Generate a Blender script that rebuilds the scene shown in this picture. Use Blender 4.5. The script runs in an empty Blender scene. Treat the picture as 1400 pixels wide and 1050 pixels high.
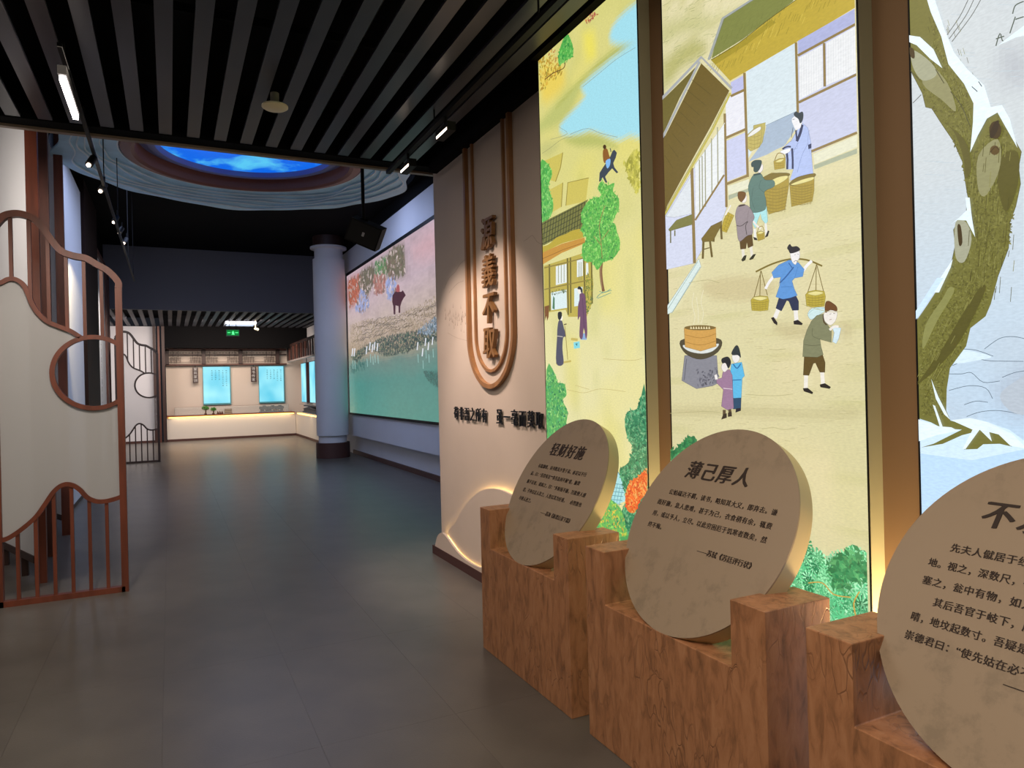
import bpy, math, random
from mathutils import Vector, Matrix
from mathutils.geometry import tessellate_polygon
random.seed(7)
SC = bpy.context.scene
COL = SC.collection
# ------------------------------------------------------------------ camera
F, ROLL, EYE = 960.0, 0.024, 1.55
YAW = math.atan(468 / 960)
sy, cy = math.sin(YAW), math.cos(YAW)
NN = math.hypot(1, ROLL)
cam = bpy.data.cameras.new('camera'); camo = bpy.data.objects.new('camera', cam); COL.objects.link(camo)
cam.sensor_width = 36.0; cam.lens = 36.0 * F / 1400; cam.clip_start = 0.05; cam.clip_end = 200
Rt, Up, Fw = Vector((cy, -sy, 0)), Vector((0, 0, 1)), Vector((sy, cy, 0))
cr = (Rt - ROLL * Up) / NN; cu = (Up + ROLL * Rt) / NN
camo.matrix_world = Matrix(((cr.x, cu.x, -Fw.x, 0), (cr.y, cu.y, -Fw.y, 0), (cr.z, cu.z, -Fw.z, EYE), (0, 0, 0, 1)))
SC.camera = camo
SC.view_settings.view_transform = 'Standard'; SC.view_settings.look = 'None'
SC.view_settings.gamma = 1.0; SC.view_settings.exposure = 0.0; SC.view_settings.use_curve_mapping = False
SC.cycles.use_denoising = True
SC.cycles.max_bounces = 6
SC.cycles.sample_clamp_indirect = 4.0
w = bpy.data.worlds.new('world'); SC.world = w; w.use_nodes = True
w.node_tree.nodes['Background'].inputs[0].default_value = (0.55, 0.6, 0.75, 1)
w.node_tree.nodes['Background'].inputs[1].default_value = 0.02


def lin(h):
    if not isinstance(h, str): return tuple(h)
    h = h.lstrip('#'); v = [int(h[i:i + 2], 16) / 255 for i in (0, 2, 4)]
    return tuple(c / 12.92 if c <= .04045 else ((c + .055) / 1.055) ** 2.4 for c in v)


def area(name, loc, aim, sx, sy_, power, color, spread=None):
    l = bpy.data.lights.new(name, 'AREA'); l.shape = 'RECTANGLE'; l.size = sx; l.size_y = sy_
    l.energy = power; l.color = color
    if spread: l.spread = math.radians(spread)
    o = bpy.data.objects.new(name, l); COL.objects.link(o); o.location = loc
    o.rotation_euler = (Vector(aim) - Vector(loc)).to_track_quat('-Z', 'Y').to_euler()
    return o


def spot(name, loc, aim, power, color, angle, blend=.5, radius=.03):
    l = bpy.data.lights.new(name, 'SPOT'); l.energy = power; l.color = color
    l.spot_size = math.radians(angle); l.spot_blend = blend; l.shadow_soft_size = radius
    o = bpy.data.objects.new(name, l); COL.objects.link(o); o.location = loc
    o.rotation_euler = (Vector(aim) - Vector(loc)).to_track_quat('-Z', 'Y').to_euler()
    return o


WARM = (1, .78, .55); SOFT = (1, .9, .8); COOL = (.6, .72, 1)
# track spots and room lights; the fills are added, with no fitting
area('gallery_fill', (-.9, .2, 3.45), (-.9, .2, 0), 2.2, 2.2, 140, (1, .86, .70))  # added fill that lifts the near floor, no lamp hangs here
area('gallery_fill_mid', (-.6, 4.0, 3.45), (-.6, 4.0, 0), 1.4, 1.6, 30, (1, .86, .70))  # second added fill, farther along the floor
area('stand_fill', (.75, 2.2, 3.45), (1.5, 2.2, .8), .4, 3.0, 13, (1, .80, .58))  # added fill to brighten the stands and plaques
spot('wash_a', (1.0, 4.75, 3.3), (2.24, 4.9, 1.35), 150, (1, .80, .68), 62, .6, .04)
spot('wash_b', (1.1, 5.55, 3.3), (2.24, 5.5, 1.2), 130, (1, .80, .68), 60, .6, .04)
area('fin_fill', (-2.0, 6.25, 3.3), (-1.25, 7.5, 2.0), .6, .6, 20, SOFT)  # out-of-view area light added to brighten the slanted boards
spot('fin_spot_a', (-.5, 6.6, 3.42), (-1.0, 8.6, 2.6), 60, SOFT, 80, .8, .04)
spot('fin_spot_b', (-.5, 10.4, 3.5), (-1.2, 11.7, 2.5), 260, (1, .8, .45), 60, .5, .04)
spot('fin_spot_c', (-.5, 15.0, 3.8), (-1.23, 16.4, 2.2), 260, SOFT, 80, .8, .04)
spot('screen_spot', (-.6, 4.2, 3.35), (-.8, 6.3, 1.3), 170, SOFT, 66, .8, .04)
area('hall_blue_fill', (1.4, 11.5, 4.85), (1.6, 11.8, 0), 3.0, 6.0, 330, (.50, .62, 1))  # added blue fill, stands in for the glow of the sky disc
area('far_room_a', (1.2, 21.6, 3.4), (1.4, 23.8, 0), 3.0, 2.4, 170, (1, .86, .76))
area('far_room_wall', (1.8, 23.0, 3.3), (1.8, 25.2, 1.3), 3.2, .3, 45, (1, .78, .62))
area('far_room_left', (-1.5, 21.5, 3.4), (-1.5, 24.4, 1.2), 1.2, 1.2, 60, (1, .86, .80))

# ------------------------------------------------------------------ materials
MC = {}


def mat(name, color, rough=.6, metal=0, noise=0, nscale=8, bump=0, bscale=30, emit=None, es=1, alpha=1, spec=.5, stretch=(1, 1, 1), dark=None, coat=0):
    if name in MC: return MC[name]
    m = bpy.data.materials.new(name); m.use_nodes = True; nt = m.node_tree; b = nt.nodes['Principled BSDF']
    c = lin(color)
    b.inputs['Base Color'].default_value = (*c, 1); b.inputs['Roughness'].default_value = rough
    b.inputs['Metallic'].default_value = metal; b.inputs['Alpha'].default_value = alpha
    b.inputs['Specular IOR Level'].default_value = spec
    b.inputs['Coat Weight'].default_value = coat
    if emit is not None:
        b.inputs['Emission Color'].default_value = (*lin(emit), 1); b.inputs['Emission Strength'].default_value = es
    if noise or bump:
        tc = nt.nodes.new('ShaderNodeTexCoord'); mp = nt.nodes.new('ShaderNodeMapping'); mp.inputs['Scale'].default_value = stretch
        nt.links.new(tc.outputs['Object'], mp.inputs[0])
    if noise:
        n = nt.nodes.new('ShaderNodeTexNoise'); n.inputs['Scale'].default_value = nscale; n.inputs['Detail'].default_value = 6
        nt.links.new(mp.outputs[0], n.inputs['Vector'])
        r = nt.nodes.new('ShaderNodeValToRGB')
        d = lin(dark) if dark else tuple(x * (1 - noise) for x in c)
        r.color_ramp.elements[0].position = .35; r.color_ramp.elements[0].color = (*d, 1)
        r.color_ramp.elements[1].position = .65; r.color_ramp.elements[1].color = (*c, 1)
        nt.links.new(n.outputs['Fac'], r.inputs[0]); nt.links.new(r.outputs[0], b.inputs['Base Color'])
    if bump:
        n2 = nt.nodes.new('ShaderNodeTexNoise'); n2.inputs['Scale'].default_value = bscale; n2.inputs['Detail'].default_value = 4
        nt.links.new(mp.outputs[0], n2.inputs['Vector'])
        bp = nt.nodes.new('ShaderNodeBump'); bp.inputs['Strength'].default_value = bump; bp.inputs['Distance'].default_value = .02
        nt.links.new(n2.outputs['Fac'], bp.inputs['Height']); nt.links.new(bp.outputs[0], b.inputs['Normal'])
    MC[name] = m; return m


def emis(name, color, s):
    return mat(name, color, .5, emit=color, es=s)


def attr_mat(name, strength, grain=.12, gscale=60):
    """back-lit print: the colour of the film comes from the mesh's colour attribute"""
    m = bpy.data.materials.new(name); m.use_nodes = True; nt = m.node_tree; b = nt.nodes['Principled BSDF']
    a = nt.nodes.new('ShaderNodeAttribute'); a.attribute_name = 'Col'
    tc = nt.nodes.new('ShaderNodeTexCoord'); mp = nt.nodes.new('ShaderNodeMapping'); mp.inputs['Scale'].default_value = (1, 1, 3)
    nt.links.new(tc.outputs['Object'], mp.inputs[0])
    n = nt.nodes.new('ShaderNodeTexNoise'); n.inputs['Scale'].default_value = gscale; n.inputs['Detail'].default_value = 5
    nt.links.new(mp.outputs[0], n.inputs['Vector'])
    mr = nt.nodes.new('ShaderNodeMapRange'); mr.inputs['From Min'].default_value = .3; mr.inputs['From Max'].default_value = .7
    mr.inputs['To Min'].default_value = 1 - grain; mr.inputs['To Max'].default_value = 1 + grain * .5
    nt.links.new(n.outputs['Fac'], mr.inputs['Value'])
    mx = nt.nodes.new('ShaderNodeVectorMath'); mx.operation = 'SCALE'
    nt.links.new(a.outputs['Color'], mx.inputs[0]); nt.links.new(mr.outputs[0], mx.inputs['Scale'])
    nt.links.new(mx.outputs[0], b.inputs['Emission Color']); b.inputs['Emission Strength'].default_value = strength
    b.inputs['Base Color'].default_value = (.03, .03, .03, 1); b.inputs['Roughness'].default_value = .35
    return m


# ------------------------------------------------------------------ mesh helpers
class MB:
    def __init__(s): s.v = []; s.f = []; s.c = []

    def quadbox(s, x0, x1, y0, y1, z0, z1):
        i = len(s.v)
        s.v += [(x0, y0, z0), (x1, y0, z0), (x1, y1, z0), (x0, y1, z0), (x0, y0, z1), (x1, y0, z1), (x1, y1, z1), (x0, y1, z1)]
        s.f += [tuple(i + k for k in q) for q in ((0, 3, 2, 1), (4, 5, 6, 7), (0, 1, 5, 4), (1, 2, 6, 5), (2, 3, 7, 6), (3, 0, 4, 7))]
        return s

    def prism(s, pts, axis, a, b):
        """extrude a 2-D outline along an axis. axis 'x': pts are (y,z); 'y': (x,z); 'z': (x,y)"""
        def p3(p, t): return {'x': (t, p[0], p[1]), 'y': (p[0], t, p[1]), 'z': (p[0], p[1], t)}[axis]
        i = len(s.v); n = len(pts)
        s.v += [p3(p, a) for p in pts] + [p3(p, b) for p in pts]
        for tri in tessellate_polygon([[Vector((p[0], p[1], 0)) for p in pts]]):
            s.f.append(tuple(i + k for k in tri)); s.f.append(tuple(i + n + k for k in reversed(tri)))
        for k in range(n): s.f.append((i + k, i + (k + 1) % n, i + n + (k + 1) % n, i + n + k))
        return s

    def ribbon(s, pts, w_, axis, a, b, closed=False):
        """a bar of width w_ along a 2-D path, extruded from a to b along axis"""
        n = len(pts); L = []; R = []
        for k in range(n):
            if closed: p, q = Vector(pts[k - 1]), Vector(pts[(k + 1) % n])
            else: p, q = Vector(pts[max(k - 1, 0)]), Vector(pts[min(k + 1, n - 1)])
            d = (q - p).normalized(); nrm = Vector((-d.y, d.x)) * w_ / 2; c = Vector(pts[k])
            L.append(c + nrm); R.append(c - nrm)
        def p3(p, t): return {'x': (t, p[0], p[1]), 'y': (p[0], t, p[1]), 'z': (p[0], p[1], t)}[axis]
        i = len(s.v)
        for k in range(n): s.v += [p3(L[k], a), p3(R[k], a), p3(R[k], b), p3(L[k], b)]
        for k in range(n if closed else n - 1):
            A = i + 4 * k; B = i + 4 * ((k + 1) % n)
            for e in range(4): s.f.append((A + e, A + (e + 1) % 4, B + (e + 1) % 4, B + e))
        if not closed:
            s.f.append((i, i + 1, i + 2, i + 3)); j = i + 4 * (n - 1); s.f.append((j + 3, j + 2, j + 1, j))
        return s

    def lathe(s, prof, cx, cy_, n=32, a0=0):
        i = len(s.v); m_ = len(prof)
        for k in range(n):
            a = 2 * math.pi * k / n + a0
            for r, z in prof: s.v.append((cx + r * math.cos(a), cy_ + r * math.sin(a), z))
        for k in range(n):
            for j in range(m_ - 1):
                A = i + k * m_ + j; B = i + ((k + 1) % n) * m_ + j
                s.f.append((A, B, B + 1, A + 1))
        return s

    def tube(s, p, q, r, n=8):
        p, q = Vector(p), Vector(q); d = (q - p).normalized()
        u = d.orthogonal().normalized(); v = d.cross(u); i = len(s.v)
        for c in (p, q):
            for k in range(n):
                a = 2 * math.pi * k / n; s.v.append(tuple(c + r * (math.cos(a) * u + math.sin(a) * v)))
        for k in range(n): s.f.append((i + k, i + (k + 1) % n, i + n + (k + 1) % n, i + n + k))
        s.f.append(tuple(i + k for k in range(n))[::-1]); s.f.append(tuple(i + n + k for k in range(n)))
        return s

    def build(s, name, m, parent=None, smooth=False):
        me = bpy.data.meshes.new(name); me.from_pydata([tuple(v) for v in s.v], [], s.f); me.materials.append(m)
        if smooth:
            me.polygons.foreach_set('use_smooth', [True] * len(me.polygons))
            me.set_sharp_from_angle(angle=math.radians(35))
        if s.c:
            ca = me.color_attributes.new('Col', 'FLOAT_COLOR', 'CORNER'); buf = []
            for f, c in zip(s.f, s.c): buf += list((*c, 1)) * len(f)
            ca.data.foreach_set('color', buf)
        o = bpy.data.objects.new(name, me); COL.objects.link(o)
        if parent is not None: o.parent = parent
        return o


def fix_normals(o):
    import bmesh
    bm = bmesh.new(); bm.from_mesh(o.data); bmesh.ops.recalc_face_normals(bm, faces=bm.faces); bm.to_mesh(o.data); bm.free(); return o


def box(name, m, x0, x1, y0, y1, z0, z1, parent=None, bevel=0):
    o = MB().quadbox(min(x0, x1), max(x0, x1), min(y0, y1), max(y0, y1), min(z0, z1), max(z0, z1)).build(name, m, parent)
    if bevel:
        b = o.modifiers.new('b', 'BEVEL'); b.width = bevel; b.segments = 2
    return o


def thing(name, label, cat, loc=(0, 0, 0), group=None):
    """an Empty that parents the parts; the parts are modelled in world coordinates"""
    o = bpy.data.objects.new(name, None); COL.objects.link(o); o['label'] = label; o['category'] = cat
    o.empty_display_size = .1
    if group: o['group'] = group
    return o


def tag(o, label, cat, group=None):
    o['label'] = label; o['category'] = cat
    if group: o['group'] = group
    return o


def struct(o):
    o['kind'] = 'structure'; return o


def copy_tree(o, parent=None):
    c = o.copy(); COL.objects.link(c); c.parent = parent
    for ch in o.children: copy_tree(ch, c)
    return c


def ray(px, py):
    dx, dy = px - 700, py - 525
    u = (dx - ROLL * dy) / NN; v = (ROLL * dx + dy) / NN
    return (sy * F + cy * u, cy * F - sy * u, -v)


def on_x(px, py, X):
    r = ray(px, py); t = X / r[0]; return (r[1] * t, EYE + r[2] * t)


def on_y(px, py, Y):
    r = ray(px, py); t = Y / r[1]; return (r[0] * t, EYE + r[2] * t)


def smoothpts(p, n=6, closed=False):
    out = []; m_ = len(p); rng = range(m_ if closed else m_ - 1)
    for k in rng:
        if closed: a, b, c, d = p[k - 1], p[k], p[(k + 1) % m_], p[(k + 2) % m_]
        else: a, b, c, d = p[max(k - 1, 0)], p[k], p[k + 1], p[min(k + 2, m_ - 1)]
        for j in range(n):
            t = j / n; t2 = t * t; t3 = t2 * t
            out.append(tuple(.5 * (2 * b[i] + (c[i] - a[i]) * t + (2 * a[i] - 5 * b[i] + 4 * c[i] - d[i]) * t2 + (3 * b[i] - a[i] - 3 * c[i] + d[i]) * t3) for i in (0, 1)))
    if not closed: out.append(tuple(p[-1]))
    return out


def text_obj(name, body, size, m, parent, origin, ux, uy, depth=0, spacing=1.0, bold=0, xs=1.0, shear=0):
    """flat or raised lettering; origin = lower left of the first glyph, ux / uy = directions of writing and of up"""
    c = bpy.data.curves.new(name, 'FONT'); c.body = body; c.size = size; c.extrude = depth
    c.space_character = spacing; c.resolution_u = 3; c.shear = shear
    o = bpy.data.objects.new(name, c); COL.objects.link(o)
    dg = bpy.context.evaluated_depsgraph_get(); dg.update()
    me = bpy.data.meshes.new_from_object(o.evaluated_get(dg)); bpy.data.objects.remove(o)
    ux, uy = Vector(ux).normalized(), Vector(uy).normalized(); nz = ux.cross(uy); og = Vector(origin)
    if bold:      # heavier verticals than horizontals, as in a brush or Song-style face
        vs = [tuple(v.co) for v in me.vertices]; fs = [tuple(p.vertices) for p in me.polygons]; nv = len(vs); n_ = 3
        me = bpy.data.meshes.new(name)
        me.from_pydata([(x + bold * (k - 1) / 2, y + (bold * .12 * (k - 1)), z + k * .00001) for k in range(n_) for x, y, z in vs], [], [tuple(i + k * nv for i in f_) for k in range(n_) for f_ in fs])
    for v in me.vertices: v.co = og + ux * v.co.x * xs + uy * v.co.y + nz * v.co.z
    me.materials.clear(); me.materials.append(m)
    q = bpy.data.objects.new(name, me); COL.objects.link(q)
    if parent is not None: q.parent = parent
    return q


# ------------------------------------------------------------------ painted film (flat print on a real panel)
CROPS = dict(A1=(730, 0, 2.6235), A2=(730, 380, 2.6235), A3=(735, 230, 3.8889), A4=(640, 0, 5.25), C3=(880, 0, 3.5), C4=(880, 280, 3.0875),
             C5=(900, 170, 4.8276), C6=(1020, 320, 4.6667), C7=(860, 590, 5), C8=(1050, 640, 2.56), E1=(1160, 0, 2.625), E2=(1160, 380, 3.0875),
             G=(470, 290, 3.5))


def PT(s): return [tuple(float(q) for q in p.split(',')) for p in s.split()]


class Film:
    def __init__(s, X, y0, y1, z0, z1):
        s.X, s.b = X, (y0, y1, z0, z1); s.mb = MB(); s.k = 0; s.crop = None

    def cv(s, pts):
        ox, oy, k = CROPS[s.crop]; out = []
        for x, y in pts:
            q = on_x(ox + x / k, oy + y / k, s.X)
            out.append((q[0], q[1]))
        return out

    def clip(s, poly):
        y0, y1, z0, z1 = s.b
        for ax, lim, sg in ((0, y0, 1), (0, y1, -1), (1, z0, 1), (1, z1, -1)):
            out = []
            for i in range(len(poly)):
                a, b = poly[i - 1], poly[i]; ia, ib = sg * (a[ax] - lim) >= 0, sg * (b[ax] - lim) >= 0
                if ia != ib:
                    t = (lim - a[ax]) / (b[ax] - a[ax]); out.append(tuple(a[j] + t * (b[j] - a[j]) for j in (0, 1)))
                if ib: out.append(b)
            poly = out
            if not poly: return []
        return poly

    def raw(s, poly, col, bump=True):
        poly = s.clip(poly)
        if len(poly) < 3: return
        if bump: s.k += 1
        x = s.X - .0006 - s.k * .000012; i = len(s.mb.v); s.mb.v += [(x, p[0], p[1]) for p in poly]
        c = lin(col)
        tris = [(0, 1, 2)] if len(poly) == 3 else tessellate_polygon([[Vector((p[0], p[1], 0)) for p in poly]])
        for t in tris: s.mb.f.append(tuple(i + q for q in t)); s.mb.c.append(c)

    def ground(s, fn, nu=64, nv=210, soft=()):
        y0, y1, z0, z1 = s.b; x = s.X - .0004
        sp = []
        for crop, col, w_, pts in soft:
            s.crop = crop; sp.append((s.cv(smoothpts(PT(pts), 2, True)), lin(col), w_))
        if sp:
            f0 = fn
            def fn(y, z):
                c = f0(y, z)
                for poly, col, w_ in sp:
                    d2 = 1e9; ins = False; j = len(poly) - 1
                    if w_ < 0 or True:
                        ya_, yb_ = min(p[0] for p in poly) - .1, max(p[0] for p in poly) + .1; za_, zb_ = min(p[1] for p in poly) - .1, max(p[1] for p in poly) + .1
                        if not (ya_ < y < yb_ and za_ < z < zb_): continue
                    for i in range(len(poly)):
                        ax, ay = poly[i]; bx, by = poly[j]; dx, dy = bx - ax, by - ay
                        t = max(0, min(1, ((y - ax) * dx + (z - ay) * dy) / (dx * dx + dy * dy + 1e-12))); d2 = min(d2, (ax + t * dx - y) ** 2 + (ay + t * dy - z) ** 2)
                        if (ay > z) != (by > z) and y < (bx - ax) * (z - ay) / (by - ay + 1e-12) + ax: ins = not ins
                        j = i
                    d = math.sqrt(d2) * (1 if ins else -1); t = max(0, min(1, .5 + d / w_)); c = mixc(c, col, t * t * (3 - 2 * t))
                return c
        for a in range(nu):
            for b in range(nv):
                ya, yb = y0 + (y1 - y0) * a / nu, y0 + (y1 - y0) * (a + 1) / nu; za, zb = z0 + (z1 - z0) * b / nv, z0 + (z1 - z0) * (b + 1) / nv
                i = len(s.mb.v); s.mb.v += [(x, ya, za), (x, ya, zb), (x, yb, zb), (x, yb, za)]
                s.mb.f.append((i, i + 1, i + 2, i + 3)); s.mb.c.append(fn((ya + yb) / 2, (za + zb) / 2))

    def P(s, crop, col, pts, sm=0):
        s.crop = crop; p = PT(pts)
        if sm: p = smoothpts(p, 4, True)
        s.raw(s.cv(p), col)
        if crop in ('C4', 'C5', 'C6') or (crop == 'E1' and len(p) > 30):
            d = tuple(v * .38 for v in lin(col)); w_ = {'C4': 1.3, 'C5': 1.8, 'C6': 1.8, 'E1': 1.6}[crop]
            s.L(crop, d, w_, ' '.join(f'{a},{b}' for a, b in p + [p[0]]), 0)

    def L(s, crop, col, wpx, pts, sm=1):
        s.crop = crop; p = PT(pts); k = CROPS[crop][2]
        if sm and len(p) > 2: p = smoothpts(p, 4)
        n = len(p); Lf = []; Rg = []
        for i in range(n):
            a, b = p[max(i - 1, 0)], p[min(i + 1, n - 1)]; dx, dy = b[0] - a[0], b[1] - a[1]; d = math.hypot(dx, dy) or 1
            hw = wpx / 2; Lf.append((p[i][0] - dy / d * hw, p[i][1] + dx / d * hw)); Rg.append((p[i][0] + dy / d * hw, p[i][1] - dx / d * hw))
        Lf, Rg = s.cv(Lf), s.cv(Rg); s.k += 1
        for i in range(n - 1): s.raw([Lf[i], Lf[i + 1], Rg[i + 1], Rg[i]], col, False)

    def E(s, crop, col, cx, cy_, rx, ry, n=16):
        s.crop = crop; s.raw(s.cv([(cx + rx * math.cos(2 * math.pi * i / n), cy_ + ry * math.sin(2 * math.pi * i / n)) for i in range(n)]), col)

    def leaves(s, crop, cols, pts, n, size, base=None, style='leaf'):
        """foliage: many small strokes inside an outline"""
        s.crop = crop; p = PT(pts); q = s.cv(p)
        if base: s.raw(s.cv(smoothpts(p, 3, True)), base)
        ys = [a[0] for a in q]; zs = [a[1] for a in q]; done = 0; tries = 0
        def inside(y, z):
            r = False; j = len(q) - 1
            for i in range(len(q)):
                if (q[i][1] > z) != (q[j][1] > z) and y < (q[j][0] - q[i][0]) * (z - q[i][1]) / (q[j][1] - q[i][1] + 1e-12) + q[i][0]: r = not r
                j = i
            return r
        s.k += 1
        while done < n and tries < n * 12:
            tries += 1; y = random.uniform(min(ys), max(ys)); z = random.uniform(min(zs), max(zs))
            if not inside(y, z): continue
            done += 1; c = lin(random.choice(cols)); j = random.uniform(.75, 1.2); c = tuple(min(1, v * j) for v in c)
            if done % 40 == 0: s.k += 1
            if style == 'fan':
                r = size * random.uniform(.7, 1.2); m_ = 9; a0 = random.uniform(0, 6.28)
                for e in range(m_):
                    a = a0 + e * 2 * math.pi / m_; b = a + .32
                    s.raw([(y, z), (y + r * math.cos(a), z + r * math.sin(a)), (y + r * math.cos(b), z + r * math.sin(b))], c, False)
            else:
                y += random.gauss(0, size * .45); z += random.gauss(0, size * .45); a = random.uniform(0, 3.14); r = size * random.uniform(.6, 1.3); ca, sa = math.cos(a) * r, math.sin(a) * r
                s.raw([(y - ca, z - sa), (y + sa * .45, z - ca * .45), (y + ca, z + sa), (y - sa * .45, z + ca * .45)], c, False)

    def man(s, crop, face, fcol, hair, hcol):
        s.P(crop, fcol, face, 1); s.P(crop, hcol, hair, 1)


def vnoise(a, b, seed=0):
    def h(i, j):
        v = math.sin(i * 127.1 + j * 311.7 + seed * 17.3) * 43758.5453; return v - math.floor(v)
    i, j = math.floor(a), math.floor(b); u, v = a - i, b - j; u = u * u * (3 - 2 * u); v = v * v * (3 - 2 * v)
    return (h(i, j) * (1 - u) + h(i + 1, j) * u) * (1 - v) + (h(i, j + 1) * (1 - u) + h(i + 1, j + 1) * u) * v


def mixc(a, b, t): t = max(0, min(1, t)); return tuple(a[i] * (1 - t) + b[i] * t for i in range(3))


# ------------------------------------------------------------------ palette
FLOOR = mat('floor_stone', '#5f5a54', .32, noise=.2, nscale=3.0, bump=.05, bscale=140, spec=.5)
JOINT = mat('floor_joint', '#4c4a47', .8)
BLACK = mat('black_paint', '#0c0c0e', .9, spec=.1)
SLAT = mat('slat_paint', '#43454f', .3, noise=.1, nscale=4)
DARKW = mat('bulkhead_paint', '#6a6a74', .8)
PLASTER = mat('warm_plaster', '#cdbcae', .8, noise=.05, nscale=2)
WHITEW = mat('white_wall', '#cfcfd4', .75, noise=.03, nscale=2)
BEIGE = mat('recess_wall', '#7c6042', .7)
OLIVE = mat('lightbox_side', '#a9a78c', .5)
BLKMET = mat('black_metal', '#0b0b0d', .6, spec=.3)
WOOD = mat('red_wood', '#6e3623', .45, noise=.35, nscale=5, stretch=(4, 4, .5), bump=.05)
WOODD = mat('dark_wood', '#3a221c', .5, noise=.3, nscale=5, stretch=(4, 4, .5))
WOODM = mat('mid_wood', '#5e3428', .5, noise=.3, nscale=5, stretch=(4, 4, .5))
GOLDW = mat('moulding_wood', '#a8784c', .4, noise=.3, nscale=6, stretch=(3, 3, .6))
LETTER = mat('letter_wood', '#8a6238', .45, noise=.2, nscale=20)
INK = mat('ink', '#2c1c14', .7)
BLKL = mat('black_letter', '#0a0a0a', .4)
SKIRT = mat('skirting', '#4a2c26', .6)
CREAM = mat('cream_plastic', '#d8cfb0', .4)
WHITEP = mat('white_panel_board', '#d9d9dc', .7)

# ------------------------------------------------------------------ floor
fl = struct(box('floor', JOINT, -3.2, 4.6, -2.2, 25.6, -.2, -.004))
tx, ty = .6215, 1.208
k = 0
tile_mesh = {}
for i in range(-6, 8):
    for j in range(-6, 18):
        x0 = -.063 + i * tx; y0 = 4.321 + j * ty
        if x0 < -3.25 or x0 + tx > 4.7 or y0 < -2.3 or y0 + ty > 25.9: continue
        if k < 290:
            if 'm' not in tile_mesh:
                mb = MB().quadbox(-tx / 2 + .0004, tx / 2 - .0004, -ty / 2 + .0004, ty / 2 - .0004, -.004, 0)
                o = mb.build('floor_tile', FLOOR, fl); tile_mesh['m'] = o.data
            else:
                o = bpy.data.objects.new('floor_tile', tile_mesh['m']); COL.objects.link(o); o.parent = fl
            o.location = (x0 + tx / 2, y0 + ty / 2, 0); k += 1

# ------------------------------------------------------------------ near ceiling with slats
ce = struct(box('ceiling', BLACK, -3.2, 2.4, -2.2, 6.06, 3.95, 4.05))
sl = MB().quadbox(-.045, .045, -4.05, 4.05, 0, .02); so = sl.build('ceiling_slat', SLAT, ce); so.location = (0, 2.0, 3.55)
xs = [.013 + .1955 * i for i in range(-16, 11)]
for i, x in enumerate(xs):
    o = so if i == 0 else so.copy()
    if i: COL.objects.link(o)
    o.parent = ce; o.location = (x, 2.0, 3.55)
box('cross_bearer', BLACK, -3.2, 2.3, 2.05, 2.09, 3.67, 3.72, ce)
box('cross_bearer', BLACK, -3.2, 2.3, 4.3, 4.34, 3.67, 3.72, ce)
t1 = struct(box('trim_1', BLACK, -3.2, 2.36, 6.06, 6.26, 3.545, 4.95))
box('edge_strip', mat('edge_strip_metal', '#8a7868', .45), -3.2, 2.36, 6.215, 6.265, 3.525, 3.548, t1)
struct(box('trim_2', BLACK, 2.10, 2.22, -2.2, 3.93, 3.602, 3.66))
mb = MB(); mb.quadbox(2.16, 2.24, 3.94, 6.06, 3.49, 3.66); struct(mb.build('trim_3', BLACK))
# conduits above the slats
cnd = thing('cable_conduit', 'dark round cable conduit running above the near ceiling slats', 'pipe')
MB().tube((1.12, 1.2, 3.80), (1.12, 5.9, 3.80), .045, 10).build('pipe', mat('conduit_grey', '#3b3a3a', .4), cnd, True)
for y in (2.3, 3.6, 5.0): MB().lathe([(.052, 0), (.052, .03)], 0, 0, 10).build('clip', BLKMET, cnd).matrix_world = Matrix.Translation((1.12, y, 3.80)) @ Matrix.Rotation(math.pi / 2, 4, 'X')

# ------------------------------------------------------------------ shell
struct(box('wall_left', BLACK, -3.3, -3.2, -2.2, 6.4, 0, 3.95))
struct(box('wall_left', WHITEW, -2.3, -2.2, 6.5, 10.4, 0, 4.95))
struct(box('wall_left', DARKW, -3.2, -2.2, 6.5, 6.6, 0, 4.95))
struct(box('wall_left', DARKW, -2.2, -1.3, 10.4, 10.5, 0, 4.95))
struct(box('wall_back', BLACK, -3.3, 2.4, -2.3, -2.2, 0, 3.95))
struct(box('wall_right', PLASTER, 2.24, 2.44, 3.93, 6.16, 0, 3.535))
struct(box('wall_right', BEIGE, 2.221, 2.42, -2.2, 3.925, 0, 3.66))
struct(box('wall_right', BLACK, 2.44, 3.9, 6.0, 6.1, 0, 4.95))
struct(box('ceiling', BLACK, -3.2, 4.3, 6.26, 18.5, 4.95, 5.05))
struct(box('wall_right', BLACK, 2.35, 2.44, 6.0, 6.26, 3.5, 4.95))

# murals ------------------------------------------------------------------------------
FILM = attr_mat('backlit_film', 1.12, .09)


def mural(label, y0, y1):
    t = thing('backlit_mural', label, 'light box', group='tall light-box murals along the right wall')
    lb_ = box('light_box', OLIVE, 2.1512, 2.22, y0, y1, .08, 3.60, t)
    m = MB()
    for a, b in ((y0, y0 + .006), (y1 - .006, y1)): m.quadbox(2.1475, 2.1512, a, b, .08, 3.60)
    m.quadbox(2.1475, 2.1512, y0, y1, .08, .095)
    m.build('edge_frame', BLKMET, lb_)
    f = Film(2.15, y0 + .006, y1 - .006, .095, 3.598)
    return t, f


M1, f = mural('farthest mural: yellow river landscape with thatched house, tree and horse rider', 2.870, 3.922)
ya, yb = lin('#d3cd80'), lin('#dfd8a2'); riv = lin('#a6dbe2'); olv = lin('#aeb157'); yel = lin('#e6d861')


def g1(y, z):
    c = mixc(yb, ya, (z - 1.6) / 1.2); n = vnoise(y * 5, z * 4, 3); c = mixc(c, yel, .35 * max(0, n - .45) * 2)
    n = vnoise(y * 9, z * 7, 5); c = mixc(c, olv, .25 * max(0, n - .5) * 2)
    return c


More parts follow.
